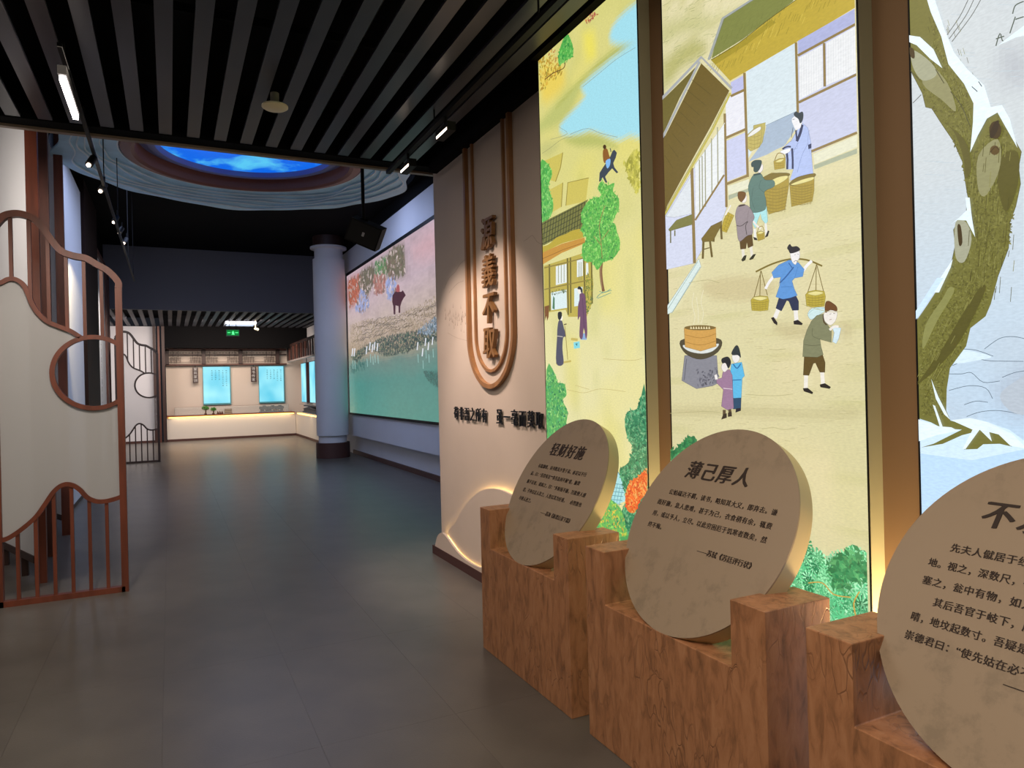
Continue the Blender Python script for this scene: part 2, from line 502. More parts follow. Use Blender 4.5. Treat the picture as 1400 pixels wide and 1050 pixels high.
f.ground(g1, soft=[
    ('A1', '#b9bd70', .09, "365,120 365,170 300,200 180,310 150,360 100,440 25,470 22,440 80,370 150,300 250,210 300,160"),
    ('A1', '#aaae58', .05, "365,145 365,162 300,186 240,226 170,286 120,345 80,385 110,350 200,258 270,196"),
    ('A1', '#e4d862', .10, "178,125 215,115 222,200 190,215"),
    ('A1', '#e2c95c', .12, "28,240 100,230 110,300 70,350 30,360"),
    ('A1', '#9fd8e6', .06, "400,5 330,38 280,100 276,150 330,160 400,142"),
    ('A1', '#9fd8e6', .06, "420,140 300,195 250,236 170,310 184,345 135,402 94,450 105,482 160,486 200,470 240,482 280,496 310,501 345,486 420,465"),
    ('A1', '#b4b868', .06, "110,500 200,480 260,500 300,530 240,525 160,525"),
    ('A1', '#c2c07a', .08, "25,520 60,505 90,520 60,560 30,560")])
f.L('A1', '#77786a', 1.2, "130,482 170,466 200,462 240,478 300,492"); f.L('A1', '#84866a', 1.2, "175,312 250,250 300,210 365,170")
f.L('A1', '#84866a', 1.2, "60,500 120,480 90,455"); f.L('A1', '#8c8c60', 1.2, "30,550 60,530 100,500 140,490")
f.leaves('A1', ['#b8973a', '#d0b040', '#9a8a3a', '#c49a3e'], "18,210 60,200 95,235 100,265 60,290 25,330", 130, .016)
f.leaves('A1', ['#c0914c', '#b57a48', '#d0a84c'], "60,170 85,190 90,230 60,240 50,200", 40, .010)
f.leaves('A1', ['#58b04e', '#3f9a48', '#78c060'], "118,122 138,158 140,200 118,215 92,232 88,205 98,160", 160, .014, '#55aa4c')
f.L('A1', '#6a4a2a', 3, "112,225 106,245 70,262 40,285")
f.leaves('A1', ['#b0503c', '#c98a50', '#a03c48'], "180,62 225,40 235,50 190,85", 45, .010)
f.leaves('A1', ['#b5b04a', '#c9c25a', '#a8a445'], "330,590 372,535 376,690 350,660", 120, .02, '#c4be5e')
# horse and rider
f.P('A1', '#3a4450', "234,652 236,620 250,598 262,580 275,560 282,542 289,537 298,548 294,565 285,585 289,600 303,618 297,622 281,604 268,618 256,634 264,655 257,655 247,636 240,650", 0)
f.P('A1', '#8a5a28', "248,541 262,533 270,556 272,572 252,584", 1); f.P('A1', '#7fb4e6', "258,578 274,570 273,592 263,604", 1)
f.E('A1', '#463018', 254, 527, 6, 8); f.L('A1', '#3a4450', 3, "274,532 277,545")
# panels, roof, thatch, house
f.P('A1', '#c9bb5c', "36,578 104,547 96,600 78,652 40,640"); f.P('A1', '#c9bb5c', "40,690 104,655 99,742 55,768"); f.P('A1', '#c9bb5c', "122,655 197,638 187,722 115,738")
f.L('A1', '#8e7e34', 2.5, "104,547 96,600 78,652", 0); f.L('A1', '#8e7e34', 2.5, "104,655 99,742", 0); f.L('A1', '#8e7e34', 2.5, "115,738 122,655 197,638", 0)
f.leaves('A1', ['#58b04e', '#3f9a48', '#78c060', '#8acb70'], "22,588 50,588 66,625 52,670 70,730 60,775 24,800", 330, .014, '#5cae50')
f.P('A3', '#77773f', "22,290 270,165 240,240 238,320 150,350 30,412")
for r in range(5):
    yy = r * 26
    f.L('A3', '#45482a', 4, f"24,{300 + yy} 130,{245 + yy} 250,{183 + yy}", 0)
for r in range(15):
    xx = 32 + r * 15; f.L('A3', '#3c4028', 3, f"{xx + 10},{283 - r * 7.5} {xx - 2},{405 - r * 6}", 0)
f.P('A3', '#b7a33a', "22,420 60,405 100,370 150,350 190,330 240,325 250,365 130,400 24,452", 1)
f.P('A3', '#c28e3c', "24,450 130,402 250,368 256,398 130,450 28,512"); f.L('A3', '#94672a', 3, "26,482 140,432 256,392", 0)
f.P('A3', '#b9a94e', "34,520 160,478 240,452 288,500 298,620 290,720 262,790 165,790 150,752 72,764 38,772")
for q in ("98,522 155,508 156,608 98,622", "210,486 242,478 242,572 210,580", "258,505 270,502 272,562 258,568"): f.P('A3', '#dfe6e2', q)
for x in (112, 127, 142, 222, 232): f.L('A3', '#8a8a5a', 3, f"{x},{515 - (x - 100) * .12} {x},{612 - (x - 100) * .12}", 0)
f.P('A3', '#d6e6e6', "72,662 155,645 158,742 74,755"); f.P('A3', '#d6e6e6', "196,640 240,630 242,728 196,735")
f.P('A3', '#4f7a5a', "80,745 84,680 92,690 92,752"); f.leaves('A3', ['#5a6a3a', '#3c5238'], "70,655 158,640 158,660 72,675", 40, .008)
for q in ("64,510 66,760", "160,478 164,780", "176,475 178,770", "246,460 256,770", "288,500 292,720"): f.L('A3', '#6f6730', 8, q, 0)
f.L('A3', '#8a7a3a', 6, "36,645 160,618 296,590", 0); f.L('A3', '#8a7a3a', 6, "36,530 160,500 246,478", 0)
f.leaves('A3', ['#6a7a3a', '#4f6a44', '#93963f'], "262,560 296,600 294,720 262,785 250,700", 90, .010)
f.P('A3', '#7a4f2a', "38,735 62,728 60,790 52,812 48,785 40,812")
f.L('A3', '#7d5a3c', 15, "345,480 338,540 342,600 352,655"); f.L('A3', '#a98a6a', 3, "340,500 336,560 344,640")
f.leaves('A3', ['#5fb04a', '#7cc85e', '#47984a', '#9ad070', '#6ab955', '#3a8a44', '#88cc66', '#54a848', '#6fc058'],
         "340,70 322,108 345,150 300,158 265,182 232,240 240,300 230,330 262,372 238,422 246,490 290,500 320,540 350,500 400,482 432,440 440,390 424,340 415,300 398,282 432,220 432,160 402,122 410,78 372,92", 1500, .011, '#5cae4c')
f.L('A3', '#a86a4a', 2.5, "345,480 340,400 330,300 360,200"); f.L('A3', '#b8704c', 2, "340,410 300,360"); f.L('A3', '#b8704c', 2, "345,380 380,330")
for q in ("315,690 340,665 395,650", "320,692 350,680 392,662", "330,655 360,660 390,642"): f.L('A3', '#4f8f86', 3, q)
# people of the far mural
f.L('A3', '#c2b05e', 14, "180,908 215,912"); f.P('A3', '#8aa8cf', "232,880 265,876 263,912 231,912")
f.P('A3', '#6f4c66', "226,668 244,664 256,688 262,780 266,876 258,905 248,850 240,905 224,892 228,790 216,806 217,730 224,700", 1)
f.man('A3', "216,642 232,640 234,662 224,668 216,658", '#ece6dc', "214,642 222,627 238,640 240,662 232,658 229,646", '#242a30')
f.L('A3', '#42304a', 2, "240,690 246,780 250,860")
f.L('A3', '#c2b05e', 10, "100,1040 180,1025")
f.P('A3', '#505062', "114,812 130,808 142,850 153,892 138,902 134,960 139,1040 101,1036 105,900 107,850", 1)
f.L('A3', '#d8d0c0', 3, "104,892 136,896", 0)
f.man('A3', "120,790 132,784 134,804 124,810", '#efe9df', "110,768 128,764 131,785 122,806 111,800", '#20252a')
f.L('A3', '#8e7a3e', 3, "146,838 154,920 162,1018", 0); f.L('A3', '#6a5a34', 6, "142,832 156,828", 0)
f.P('A3', '#82d2dc', "193,926 225,920 227,955 195,960"); f.P('A3', '#3f7a80', "202,934 214,930 212,946")
for q in ("120,400 180,412 240,398 330,408", "150,385 200,400", "250,290 350,296 390,288"): f.L('A2', '#c0b06c', 1.5, q)
# lower foliage
G = ['#4fa35a', '#3d8f5a', '#79c068', '#58b070', '#2f7d55', '#9ad07a']
f.leaves('A2', G, "46,330 78,348 86,375 110,380 118,420 104,440 122,480 112,540 90,600 60,700 46,720", 650, .012, '#5aa858')
f.P('A2', '#a9dadd', "272,628 285,670 335,745 330,800 255,830 225,900 200,890 250,780 262,730")
for r in range(9): f.L('A2', '#3f8a96', 2, f"{262 - r * 4},{735 + r * 14} {330 - r * 3},{742 + r * 14}", 0)
for r in range(6): f.L('A2', '#4f9aa6', 1.5, f"{268 + r * 11},{740} {245 + r * 11},{850}", 0)
f.L('A2', '#3f8a96', 2.5, "274,632 300,690 335,745"); f.L('A2', '#3f8a96', 2, "274,640 290,745", 0)
f.leaves('A2', ['#2f7a52', '#3f9062', '#226a4c', '#5aa878', '#79b080'], "402,412 385,430 370,470 335,482 328,530 340,580 356,610 340,662 308,690 322,745 330,800 310,860 330,930 408,930", 1300, .012, '#348058')
f.leaves('A2', ['#e8622a', '#f08a40', '#d84c2a', '#f0a85c'], "406,690 372,716 342,738 330,790 336,832 362,842 382,800 406,765", 260, .012, '#e0682e')
f.leaves('A2', ['#8acb60', '#5fb060', '#b8c850', '#3f9062', '#e0b84c'], "180,905 240,840 262,790 312,825 332,900 330,960 120,960", 500, .012, '#6ab45c')
f.leaves('A2', G, "20,700 130,800 190,900 330,930 410,930 400,1600 20,1600", 1400, .02, '#4c9c5a')
f.mb.build('printed_picture', FILM, M1)

M2, f = mural('middle mural: thatched house, grain baskets and villagers carrying loads', 1.632, 2.686)
a0, b0, ol = lin('#ddd6ac'), lin('#d2ca9a'), lin('#b0ae62')


def g2(y, z):
    c = mixc(b0, a0, (z - 1.2) / 1.6); c = mixc(c, lin('#e0d2a8'), max(0, vnoise(y * 6, z * 5, 8) - .5)); c = mixc(c, ol, .35 * max(0, vnoise(y * 3, z * 22, 9) - .6) * 2)
    if z > 2.5: c = mixc(c, ol, .5 * max(0, vnoise(y * 14 + z * 6, z * 14, 2) - .45) * (z - 2.5) * 2)
    return c


f.ground(g2, soft=[('C3', '#b5b272', .09, "95,300 240,180 300,240 180,330 100,420"), ('C3', '#c3c088', .1, "95,120 260,60 330,120 180,170 95,200"), ('C4', '#c4bb8c', .06, "120,860 400,850 700,870 880,860 880,900 400,890 120,890"), ('C4', '#cbbf92', .05, "250,330 420,300 560,330 500,400 300,400"), ('C4', '#c6bb8e', .06, "560,500 760,520 860,500 860,560 600,560")])
for _ in range(420):
    xx, yy = random.uniform(100, 900), random.uniform(60, 1000); f.L('C4', random.choice(['#c2b98c', '#bfb384', '#d8cfa6', '#c9b890', '#b8ae7c']), random.uniform(.8, 1.8), f"{xx},{yy} {xx + random.uniform(8, 40)},{yy + random.uniform(-4, 3)}", 0)
for _ in range(160):
    xx, yy = random.uniform(95, 420), random.uniform(10, 330); f.L('C3', random.choice(['#aeb07c', '#a3a66e', '#c9c28c', '#9c9c66']), random.uniform(1, 2), f"{xx},{yy} {xx + random.uniform(8, 34)},{yy - random.uniform(4, 20)}", 0)
# big roof and thatch
f.P('C3', '#7d8345', "385,88 540,-10 760,-60 720,10 600,98 480,190 330,282")
f.P('C3', '#bba43c', "328,288 480,195 600,100 740,0 800,-60 1040,-60 1022,36 900,110 700,225 500,342 420,388")
f.P('C3', '#a3912f', "328,288 480,195 620,96 640,110 500,215 350,310")
for i in range(60):
    x = 340 + i * 11; y = 300 - (x - 340) * .62 + random.uniform(-10, 60); f.L('C3', random.choice(['#8f7f2c', '#d0bc54', '#9c8b32']), 2, f"{x},{y} {x - 14},{y + 34}", 0)
for i in range(30):
    x = 350 + i * 12; y = 250 - (x - 350) * .62 + random.uniform(-60, 20); f.L('C3', '#6b7238', 1.5, f"{x},{y} {x - 8},{y + 24}", 0)
f.L('C3', '#5f5a26', 3, "330,288 400,248 480,195 600,100 740,0"); f.L('C3', '#9fa5a2', 11, "560,-20 386,90 318,288", 0); f.L('C3', '#6c7060', 2, "552,-10 393,92 326,284", 0)
# walls
f.P('C3', '#d2e0e6', "498,345 738,205 742,535 590,602 508,760"); f.P('C3', '#a3b5c9', "742,532 595,600 580,680 510,775 680,700 735,620")
f.P('C3', '#a3b5c9', "510,775 600,740 690,690 740,535 600,600 560,720"); f.L('C3', '#6f8696', 2, "742,533 592,602", 0)
f.P('C3', '#c4c9e2', "744,200 1024,40 1030,640 818,732 752,560"); f.P('C3', '#abb1d8', "746,198 1024,42 1024,108 748,262")
f.P('C3', '#e6e8ea', "752,278 864,218 866,420 754,478"); f.P('C3', '#e6e8ea', "882,208 1024,128 1024,352 882,410")
for i in range(9): f.L('C3', '#cfd4d8', 1.5, f"{762 + i * 12},{275 - i * 6} {763 + i * 12},{470 - i * 6}", 0)
for i in range(11): f.L('C3', '#cfd4d8', 1.5, f"{892 + i * 12},{205 - i * 6} {893 + i * 12},{402 - i * 5}", 0)
BR = '#8c7748'
for q in ("737,205 746,548", "746,268 1026,116", "750,492 1028,358", "872,208 875,416", "806,728 1030,636"): f.L('C3', BR, 12, q, 0)
f.P('C3', '#e0e0c6', "820,738 1030,648 1030,706 826,788"); f.P('C3', '#a9b198', "822,792 1030,712 1030,736 826,812")
f.P('C3', '#b9bce2', "424,396 484,362 488,425 430,458"); f.P('C3', '#e3e4ec', "400,470 488,440 494,614 402,656"); f.P('C3', '#c6cbe8', "402,676 500,632 505,832 406,870")
for q in ("490,350 506,848", "396,545 404,990", "424,462 490,432", "400,662 500,618", "404,882 510,840"): f.L('C3', BR, 12, q, 0)
f.P('C3', '#e0e0c6', "410,892 512,858 512,900 414,934"); f.P('C3', '#a9b198', "414,936 512,902 508,918 414,958")
# left wing wall (seen under the brown roof)
f.P('C5', '#cfd4e8', "52,610 240,300 455,0 460,560 430,640 300,780 298,830 250,917 60,960")
f.P('C5', '#e4e8ea', "252,270 450,-10 445,330 256,622"); f.P('C5', '#d9dfe4', "60,610 225,345 230,590 118,615")
for a, b, c in ((282, 235, 590), (320, 170, 545), (362, 95, 460), (402, 20, 395), (300, 210, 560)): f.L('C5', '#9b9c82', 7, f"{a},{b} {a + 3},{c}", 0)
f.L('C5', BR, 20, "232,290 250,917", 0); f.L('C5', BR, 12, "254,634 446,335", 0); f.L('C5', BR, 14, "452,0 460,548", 0)
f.P('C5', '#7b7a44', "78,695 130,634 235,594 236,662 84,706"); f.L('C5', '#6a6838', 8, "92,700 92,784", 0); f.L('C5', '#6a6838', 8, "120,700 120,738", 0)
f.P('C4', '#d5e4e0', "240,228 250,262 130,452 102,465 104,430"); f.L('C4', '#8fa8a0', 2, "236,240 104,448", 0); f.L('C4', '#8fa8a0', 2, "246,262 125,458", 0)
# brown roof
f.P('C3', '#6d6330', "92,485 262,318 180,470 96,655"); f.P('C3', '#6b5a28', "284,305 418,436 330,605 210,820 96,1030 96,680")
for i in range(8): f.L('C3', '#4f431c', 2, f"{235 - i * 18},{380 + i * 52} {330 - i * 26},{455 + i * 50}")
f.L('C3', '#a5a8aa', 13, "90,478 284,275 430,425", 0); f.L('C3', '#a5a8aa', 11, "276,296 94,668", 0); f.L('C3', '#bdb252', 9, "424,446 340,620 220,832 104,1035", 0); f.L('C3', '#8f8a4a', 2.5, "416,446 332,620 212,832 98,1030", 0)
# stool and leaning basket
f.P('C5', '#b8a23c', "466,578 512,602 462,716 428,704 436,650"); f.L('C5', '#8a7828', 2, "480,590 445,700", 0); f.L('C5', '#8a7828', 2, "496,600 458,708", 0)
for i in range(5): f.L('C5', '#8a7828', 2, f"{462 - i * 6},{600 + i * 22} {504 - i * 9},{620 + i * 22}", 0)
f.L('C5', '#e8e4dc', 9, "455,600 490,535")
for q in ("310,770 305,888", "352,765 366,878", "424,655 430,760", "378,730 376,776"): f.L('C5', '#6a5a2c', 14, q, 0)
f.P('C5', '#77662f', "296,756 360,672 434,636 430,664 372,772 302,778"); f.L('C5', '#6a5a2c', 7, "312,826 350,815", 0)


def basket(fm, crop, col, pts, n=6, m=5, top=None, rim=None):
    fm.P(crop, col, pts)
    p = PT(pts); xs_ = [q[0] for q in p]; ys_ = [q[1] for q in p]; x0, x1, y0, y1 = min(xs_), max(xs_), min(ys_), max(ys_)
    for i in range(1, n):
        yy = y0 + (y1 - y0) * (.28 + .7 * i / n); ins = (x1 - x0) * (.04 + .08 * i / n); fm.L(crop, '#857330', max(1.2, (x1 - x0) * .02), f"{x0 + ins},{yy} {(x0 + x1) / 2},{yy + (y1 - y0) * .04} {x1 - ins},{yy - (y1 - y0) * .03}")
    for i in range(1, m):
        xx = x0 + (x1 - x0) * i / m; fm.L(crop, '#95823a', max(1, (x1 - x0) * .014), f"{xx},{y0 + (y1 - y0) * .32} {(xx * .9 + (x0 + x1) * .05)},{y1 - (y1 - y0) * .06}", 0)
    if rim: fm.P(crop, '#7c6c30', rim, 1)
    if top: fm.P(crop, '#e2d890', top, 1)


f.P('C5', '#b8ac62', "640,10 720,-10 715,40 700,120 680,150 640,150"); basket(f, 'C5', '#bcae62', "600,70 640,35 692,5 694,80 680,152 622,180 602,160", 5, 4)
f.P('C5', '#e6e6e2', "604,78 636,44 684,18 686,38 645,68 612,84", 1)
# master in the blue robe, with two baskets
f.P('C5', '#aebfea', "892,108 930,40 965,-5 1000,25 1018,110 1024,200 1036,335 880,372 905,298 858,300 852,160 872,128")
f.P('C5', '#aebfea', "828,165 880,118 930,100 930,160 880,175"); f.L('C5', '#7f92c4', 2.5, "940,120 905,190 905,300"); f.L('C5', '#7f92c4', 2.5, "1000,130 960,210 930,320"); f.L('C5', '#8394c2', 2, "1010,40 1000,110 1016,200")
f.L('C5', '#26345a', 13, "860,172 866,236 864,298", 0); f.L('C5', '#26345a', 13, "896,160 900,236 900,296", 0); f.L('C5', '#26345a', 11, "832,165 862,150 888,150")
f.L('C3', '#26345a', 13, "768,598 758,640 742,678"); f.L('C3', '#26345a', 8, "738,625 742,668"); f.P('C3', '#26345a', "796,695 812,688 812,710 798,716")
f.P('C5', '#eef0f6', "820,180 850,168 884,160 880,182 842,200 826,196", 1)
f.man('C3', "718,572 740,556 762,575 760,612 738,622 726,602", '#e9e9ec', "728,545 740,536 752,542 768,536 774,550 770,578 758,592 750,572 732,558", '#2a3a44')
f.L('C3', '#4a4a50', 2.5, "724,612 720,636 716,660"); f.L('C3', '#33404a', 2, "722,574 732,572", 0)
f.L('C5', '#8a7430', 5, "780,245 800,196 836,196 850,225"); basket(f, 'C5', '#b09a40', "774,246 810,228 852,222 846,290 780,302", 4, 5, "786,250 815,234 842,232 820,250")
basket(f, 'C5', '#a8923e', "704,352 760,322 872,325 876,400 850,560 742,596 708,480", 9, 8, "742,388 800,352 866,342 856,366 778,408", "708,356 770,326 870,324 872,344 790,370 720,420")
basket(f, 'C5', '#a8923e', "879,390 930,352 1044,325 1042,440 1030,510 892,546", 9, 8, "890,398 960,368 1036,350 1028,370 925,400", "880,392 930,352 1040,326 1044,348 960,385 900,405")
# boy in teal
f.P('C5', '#a9dee0', "640,578 700,558 728,540 736,640 724,662 696,628 688,590 668,640 656,690 638,660")
for q in ("650,690 652,755", "722,655 728,735"): f.L('C5', '#e8e6e0', 15, q, 0)
f.P('C5', '#2c2c2a', "640,745 662,752 668,766 648,764"); f.P('C5', '#2c2c2a', "718,748 738,702 746,706 736,740")
f.P('C5', '#5b7c74', "640,338 690,328 718,368 774,372 778,412 716,445 724,500 724,552 700,574 642,584 620,560 616,480 608,410", 1); f.L('C5', '#3f5c58', 2.5, "692,370 680,420 712,450"); f.L('C5', '#3f5c58', 2.5, "640,420 630,500 650,560")
f.man('C5', "680,272 702,266 704,300 684,324 672,312", '#e8e2de', "628,258 650,240 692,240 694,266 680,300 660,318 644,310 642,284 630,282", '#304c4e')
f.L('C5', '#304c4e', 12, "642,336 690,326")
# boy in mauve
for q in ("570,815 578,886", "624,805 634,878"): f.L('C5', '#e2dccc', 19, q, 0)
f.P('C5', '#30301f', "562,896 580,868 596,864 588,896 570,906"); f.P('C5', '#30301f', "614,892 640,860 658,856 640,888 620,896")
f.P('C5', '#5b4520', "550,764 632,722 640,802 606,818 598,780 592,822 556,826")
f.L('C5', '#e8e2dc', 12, "640,640 662,668 690,690"); f.P('C5', '#95898e', "540,542 580,530 618,552 648,612 634,652 636,722 600,736 546,772 530,670 522,600", 1)
f.L('C5', '#3a3436', 4, "528,668 560,672 604,642 590,672 598,730"); f.L('C5', '#6e6468', 2, "610,570 600,640")
f.man('C5', "570,484 594,468 596,504 578,522 566,512", '#ebe4dc', "538,462 548,446 586,450 590,476 576,500 560,514 542,492", '#6f4e26'); f.L('C5', '#3a2c24', 9, "544,542 586,532")
f.L('C5', '#8a7430', 4, "668,712 680,680 702,676 712,708"); basket(f, 'C5', '#b09a40', "662,716 690,704 714,712 716,756 672,772", 4, 4, "668,720 690,708 710,714 690,724")
# porter with carrying pole
f.L('C6', '#7b6b2e', 11, "75,242 180,192 290,162 400,166 500,205")
for q in ("110,235 62,412", "110,235 150,392", "106,238 101,420", "465,195 402,390", "465,195 510,372", "462,198 460,378"): f.L('C6', '#7b6b3a', 5, q, 0)
basket(f, 'C6', '#b5a33e', "44,422 60,402 104,394 152,398 160,424 154,486 104,492 50,488", 5, 6, "56,408 104,400 150,408 104,424")
basket(f, 'C6', '#b5a33e', "393,388 410,368 458,358 514,366 522,400 514,460 458,468 400,462", 5, 6, "408,380 458,366 508,376 458,392")
for q in ("222,476 198,536", "330,478 336,552"): f.L('C6', '#eae6e0', 26, q, 0)
f.P('C6', '#241f20', "174,536 190,530 214,566 212,582 192,568"); f.P('C6', '#241f20', "318,556 345,548 376,572 370,580 320,576")
f.P('C6', '#27314f', "226,402 330,388 350,430 350,486 310,488 288,430 274,424 240,492 204,474")
f.L('C6', '#eceaea', 17, "192,268 160,310 138,350"); f.L('C6', '#eceaea', 18, "378,236 400,205 434,172")
f.P('C6', '#5b93d2', "222,198 290,166 350,184 386,226 376,272 324,282 308,300 322,350 342,392 296,408 250,416 204,402 228,332 236,276 190,282 178,246", 0)
f.L('C6', '#2f5f9c', 8, "230,312 270,272 318,212"); f.L('C6', '#2f5f9c', 6, "286,184 308,216", 0); f.L('C6', '#3c70b0', 3, "236,338 310,336", 0); f.L('C6', '#3c70b0', 2, "236,276 222,330"); f.L('C6', '#3c70b0', 2, "345,210 325,280")
f.man('C6', "298,118 352,108 356,150 342,172 330,196 308,176", '#ebe8e6', "278,88 294,66 308,82 340,80 358,104 302,124 286,104", '#27272f')
f.L('C6', '#4a4a50', 3, "318,180 332,170 348,178"); f.L('C6', '#3a3a40', 2, "322,134 334,132", 0); f.L('C6', '#3a3a40', 2, "342,130 352,130", 0)
# old man with a sack
f.P('C6', '#c9e2e2', "408,512 436,474 508,468 522,490 470,522 430,546", 1); f.L('C6', '#86aeb0', 2, "412,510 450,480 515,474")
for q in ("398,896 396,985", "500,876 506,958"): f.L('C6', '#eae4d8', 25, q, 0)
f.P('C6', '#241f1c', "378,984 408,982 442,1010 438,1020 384,1002"); f.P('C6', '#241f1c', "486,960 518,952 556,976 548,986 490,976")
f.P('C6', '#5d4a22', "386,782 504,770 520,820 518,882 486,882 458,822 444,826 416,902 380,900")
f.P('C6', '#7e8060', "432,556 466,520 512,508 532,570 560,620 560,692 488,672 494,720 508,768 470,786 376,782 382,680 404,612", 0)
f.L('C6', '#55573e', 2.5, "384,704 440,712 490,706"); f.L('C6', '#55573e', 2.5, "440,600 440,650 490,672"); f.L('C6', '#4c3a22', 8, "508,516 512,560 530,580")
f.P('C6', '#cfe3ea', "560,586 622,600 606,670 590,700 568,688 578,630"); f.L('C6', '#e9e2da', 15, "548,612 580,590 606,592"); f.L('C6', '#7fa0ac', 2, "578,630 566,690")
f.man('C6', "518,500 592,488 590,545 560,580 534,572 514,545", '#e9e3da', "518,474 524,436 540,428 560,436 592,462 594,492 552,484 524,502", '#6b4524')
f.L('C6', '#4a3a30', 2.5, "548,512 560,508", 0); f.L('C6', '#4a3a30', 2.5, "572,506 584,508", 0); f.L('C6', '#8a5a4a', 3, "546,548 562,544", 0)
# stove, wok and steamer
f.P('C4', '#85858e', "182,636 318,636 326,752 300,764 232,776 170,742"); f.L('C4', '#5f5f68', 3, "190,650 180,740"); f.leaves('C4', ['#5c5c66', '#74747e'], "230,700 320,690 324,752 240,770", 60, .01)
f.P('C4', '#4f4733', "164,574 250,560 336,570 322,622 252,652 186,628", 1); f.P('C4', '#d9ddd8', "176,592 250,600 326,586 300,618 250,628 196,616", 1)
f.P('C4', '#cc9c50', "180,522 314,516 316,598 250,618 184,600"); f.E('C4', '#7a6434', 247, 519, 67, 11); f.L('C4', '#a87c38', 2.5, "182,548 250,562 316,544"); f.L('C4', '#a87c38', 2.5, "182,578 250,592 316,574")
for i in range(8): f.P('C4', '#efe0b0', f"{205 + i * 11},524 {209 + i * 11},512 {214 + i * 11},524")
for q in ("220,505 226,470 214,420 222,370", "250,505 262,460 252,410 262,360", "240,500 240,450 232,390"): f.L('C4', '#e4dec0', 2, q)
# two children
for q in ("350,865 350,895", "372,860 376,885"): f.L('C4', '#5b4a34', 13, q, 0)
f.P('C4', '#3a2e22', "338,905 346,884 360,880 360,898"); f.P('C4', '#3a2e22', "366,894 366,878 380,872 382,892"); f.P('C4', '#2b4a66', "384,812 422,812 420,862 388,862"); f.P('C4', '#26222a', "398,876 400,860 420,858 420,868")
f.P('C4', '#5cb5e0', "380,672 424,664 436,722 426,732 422,814 384,816 386,740 374,720", 0); f.L('C4', '#2c6ea4', 5, "388,672 404,690 420,670"); f.L('C4', '#2c6ea4', 4, "386,740 422,738", 0)
f.P('C4', '#9a7894', "344,706 372,694 384,720 386,780 390,858 364,866 338,850 346,780 318,752 318,736 340,730", 0); f.L('C4', '#d8c8d0', 3, "346,774 384,778", 0)
f.man('C4', "386,634 412,628 414,655 396,668 384,650", '#e8e4e0', "382,622 400,594 412,604 420,644 408,634 386,634", '#2b3438')
f.man('C4', "342,672 360,664 370,684 352,706 338,690", '#e8e0da', "340,650 366,642 378,664 368,690 356,668 342,668", '#22242a'); f.P('C4', '#ece6e2', "308,720 318,714 324,736 312,738")
for q in ("510,945 560,940 600,948 650,944", "540,610 570,612 610,608", "680,420 740,440 800,452 850,450", "200,330 280,318 330,330", "440,800 560,806 640,798", "120,880 260,872 330,876"): f.L('C4', '#b0a878', 2, q)
# pines at the foot
PG = ['#4fae6e', '#6cca8c', '#2f8a58', '#92dca4', '#5cc084', '#2c7a50', '#a8e8b8']
f.leaves('C7', ['#2f7a48', '#4f9a58', '#276a40'], "285,205 285,150 345,110 395,60 440,35 478,52 470,80 400,150 300,260", 220, .014, '#3c8450')
f.leaves('C7', PG, "285,230 500,200 900,260 1120,480 1180,600 1200,1150 285,1150", 1000, .024, '#3f9460', 'fan')
f.leaves('C8', PG, "110,185 128,200 146,232 150,292 196,300 212,345 252,302 330,286 356,320 360,600 -20,600 20,420 80,330", 900, .028, '#3f9a64', 'fan')
f.leaves('C8', ['#2f7a4a', '#3f8f58', '#5aa868'], "215,340 255,300 330,286 356,320 357,400 250,420", 260, .016)
f.L('C8', '#c9a24a', 4, "150,400 200,400 240,440 300,450"); f.L('C8', '#c9a24a', 5, "318,520 310,470 330,430"); f.L('C8', '#b8923f', 4, "60,420 90,370 80,330")
f.leaves('C8', PG, "-360,420 360,500 360,1400 -360,1400", 60, .05, None, 'fan')
f.mb.build('printed_picture', FILM, M2)

M3, f = mural('nearest mural: pale blue winter scene with a snowy bent tree trunk', .393, 1.452)


def g3(y, z):
    c = mixc(lin('#b9d6f0'), lin('#ccd4d8'), (z - 1.2) / 1.0); return mixc(c, lin('#bcc4cc'), .7 * max(0, vnoise(y * 6, z * 5, 4) - .5))


f.ground(g3, soft=[('E1', '#b4bac2', .12, '560,180 640,200 640,300 560,280'), ('E2', '#a9b4c4', .12, '640,480 700,430 760,400 760,560 690,560')])
for i in range(40): yy = 700 + random.uniform(-700, 300); xx = random.uniform(240, 700); f.L('E1', '#bccbd4', 1.5, f"{xx},{yy} {xx + 70},{yy + 3}", 0)
for q in ("355,125 400,60 430,0", "362,140 420,60 450,0", "372,150 440,60 475,0", "232,370 262,340", "515,1050 550,950 570,880"): f.L('E1', '#5e625e', 2.5, q)
for q in ("530,165 545,120 560,150 620,110", "590,50 600,20 630,5", "530,140 560,130", "600,70 630,60", "580,120 600,60"): f.L('E1', '#4c5a52', 4, q)
f.P('E1', '#e2f2f8', "535,165 580,130 640,85 700,70 700,110 600,135")
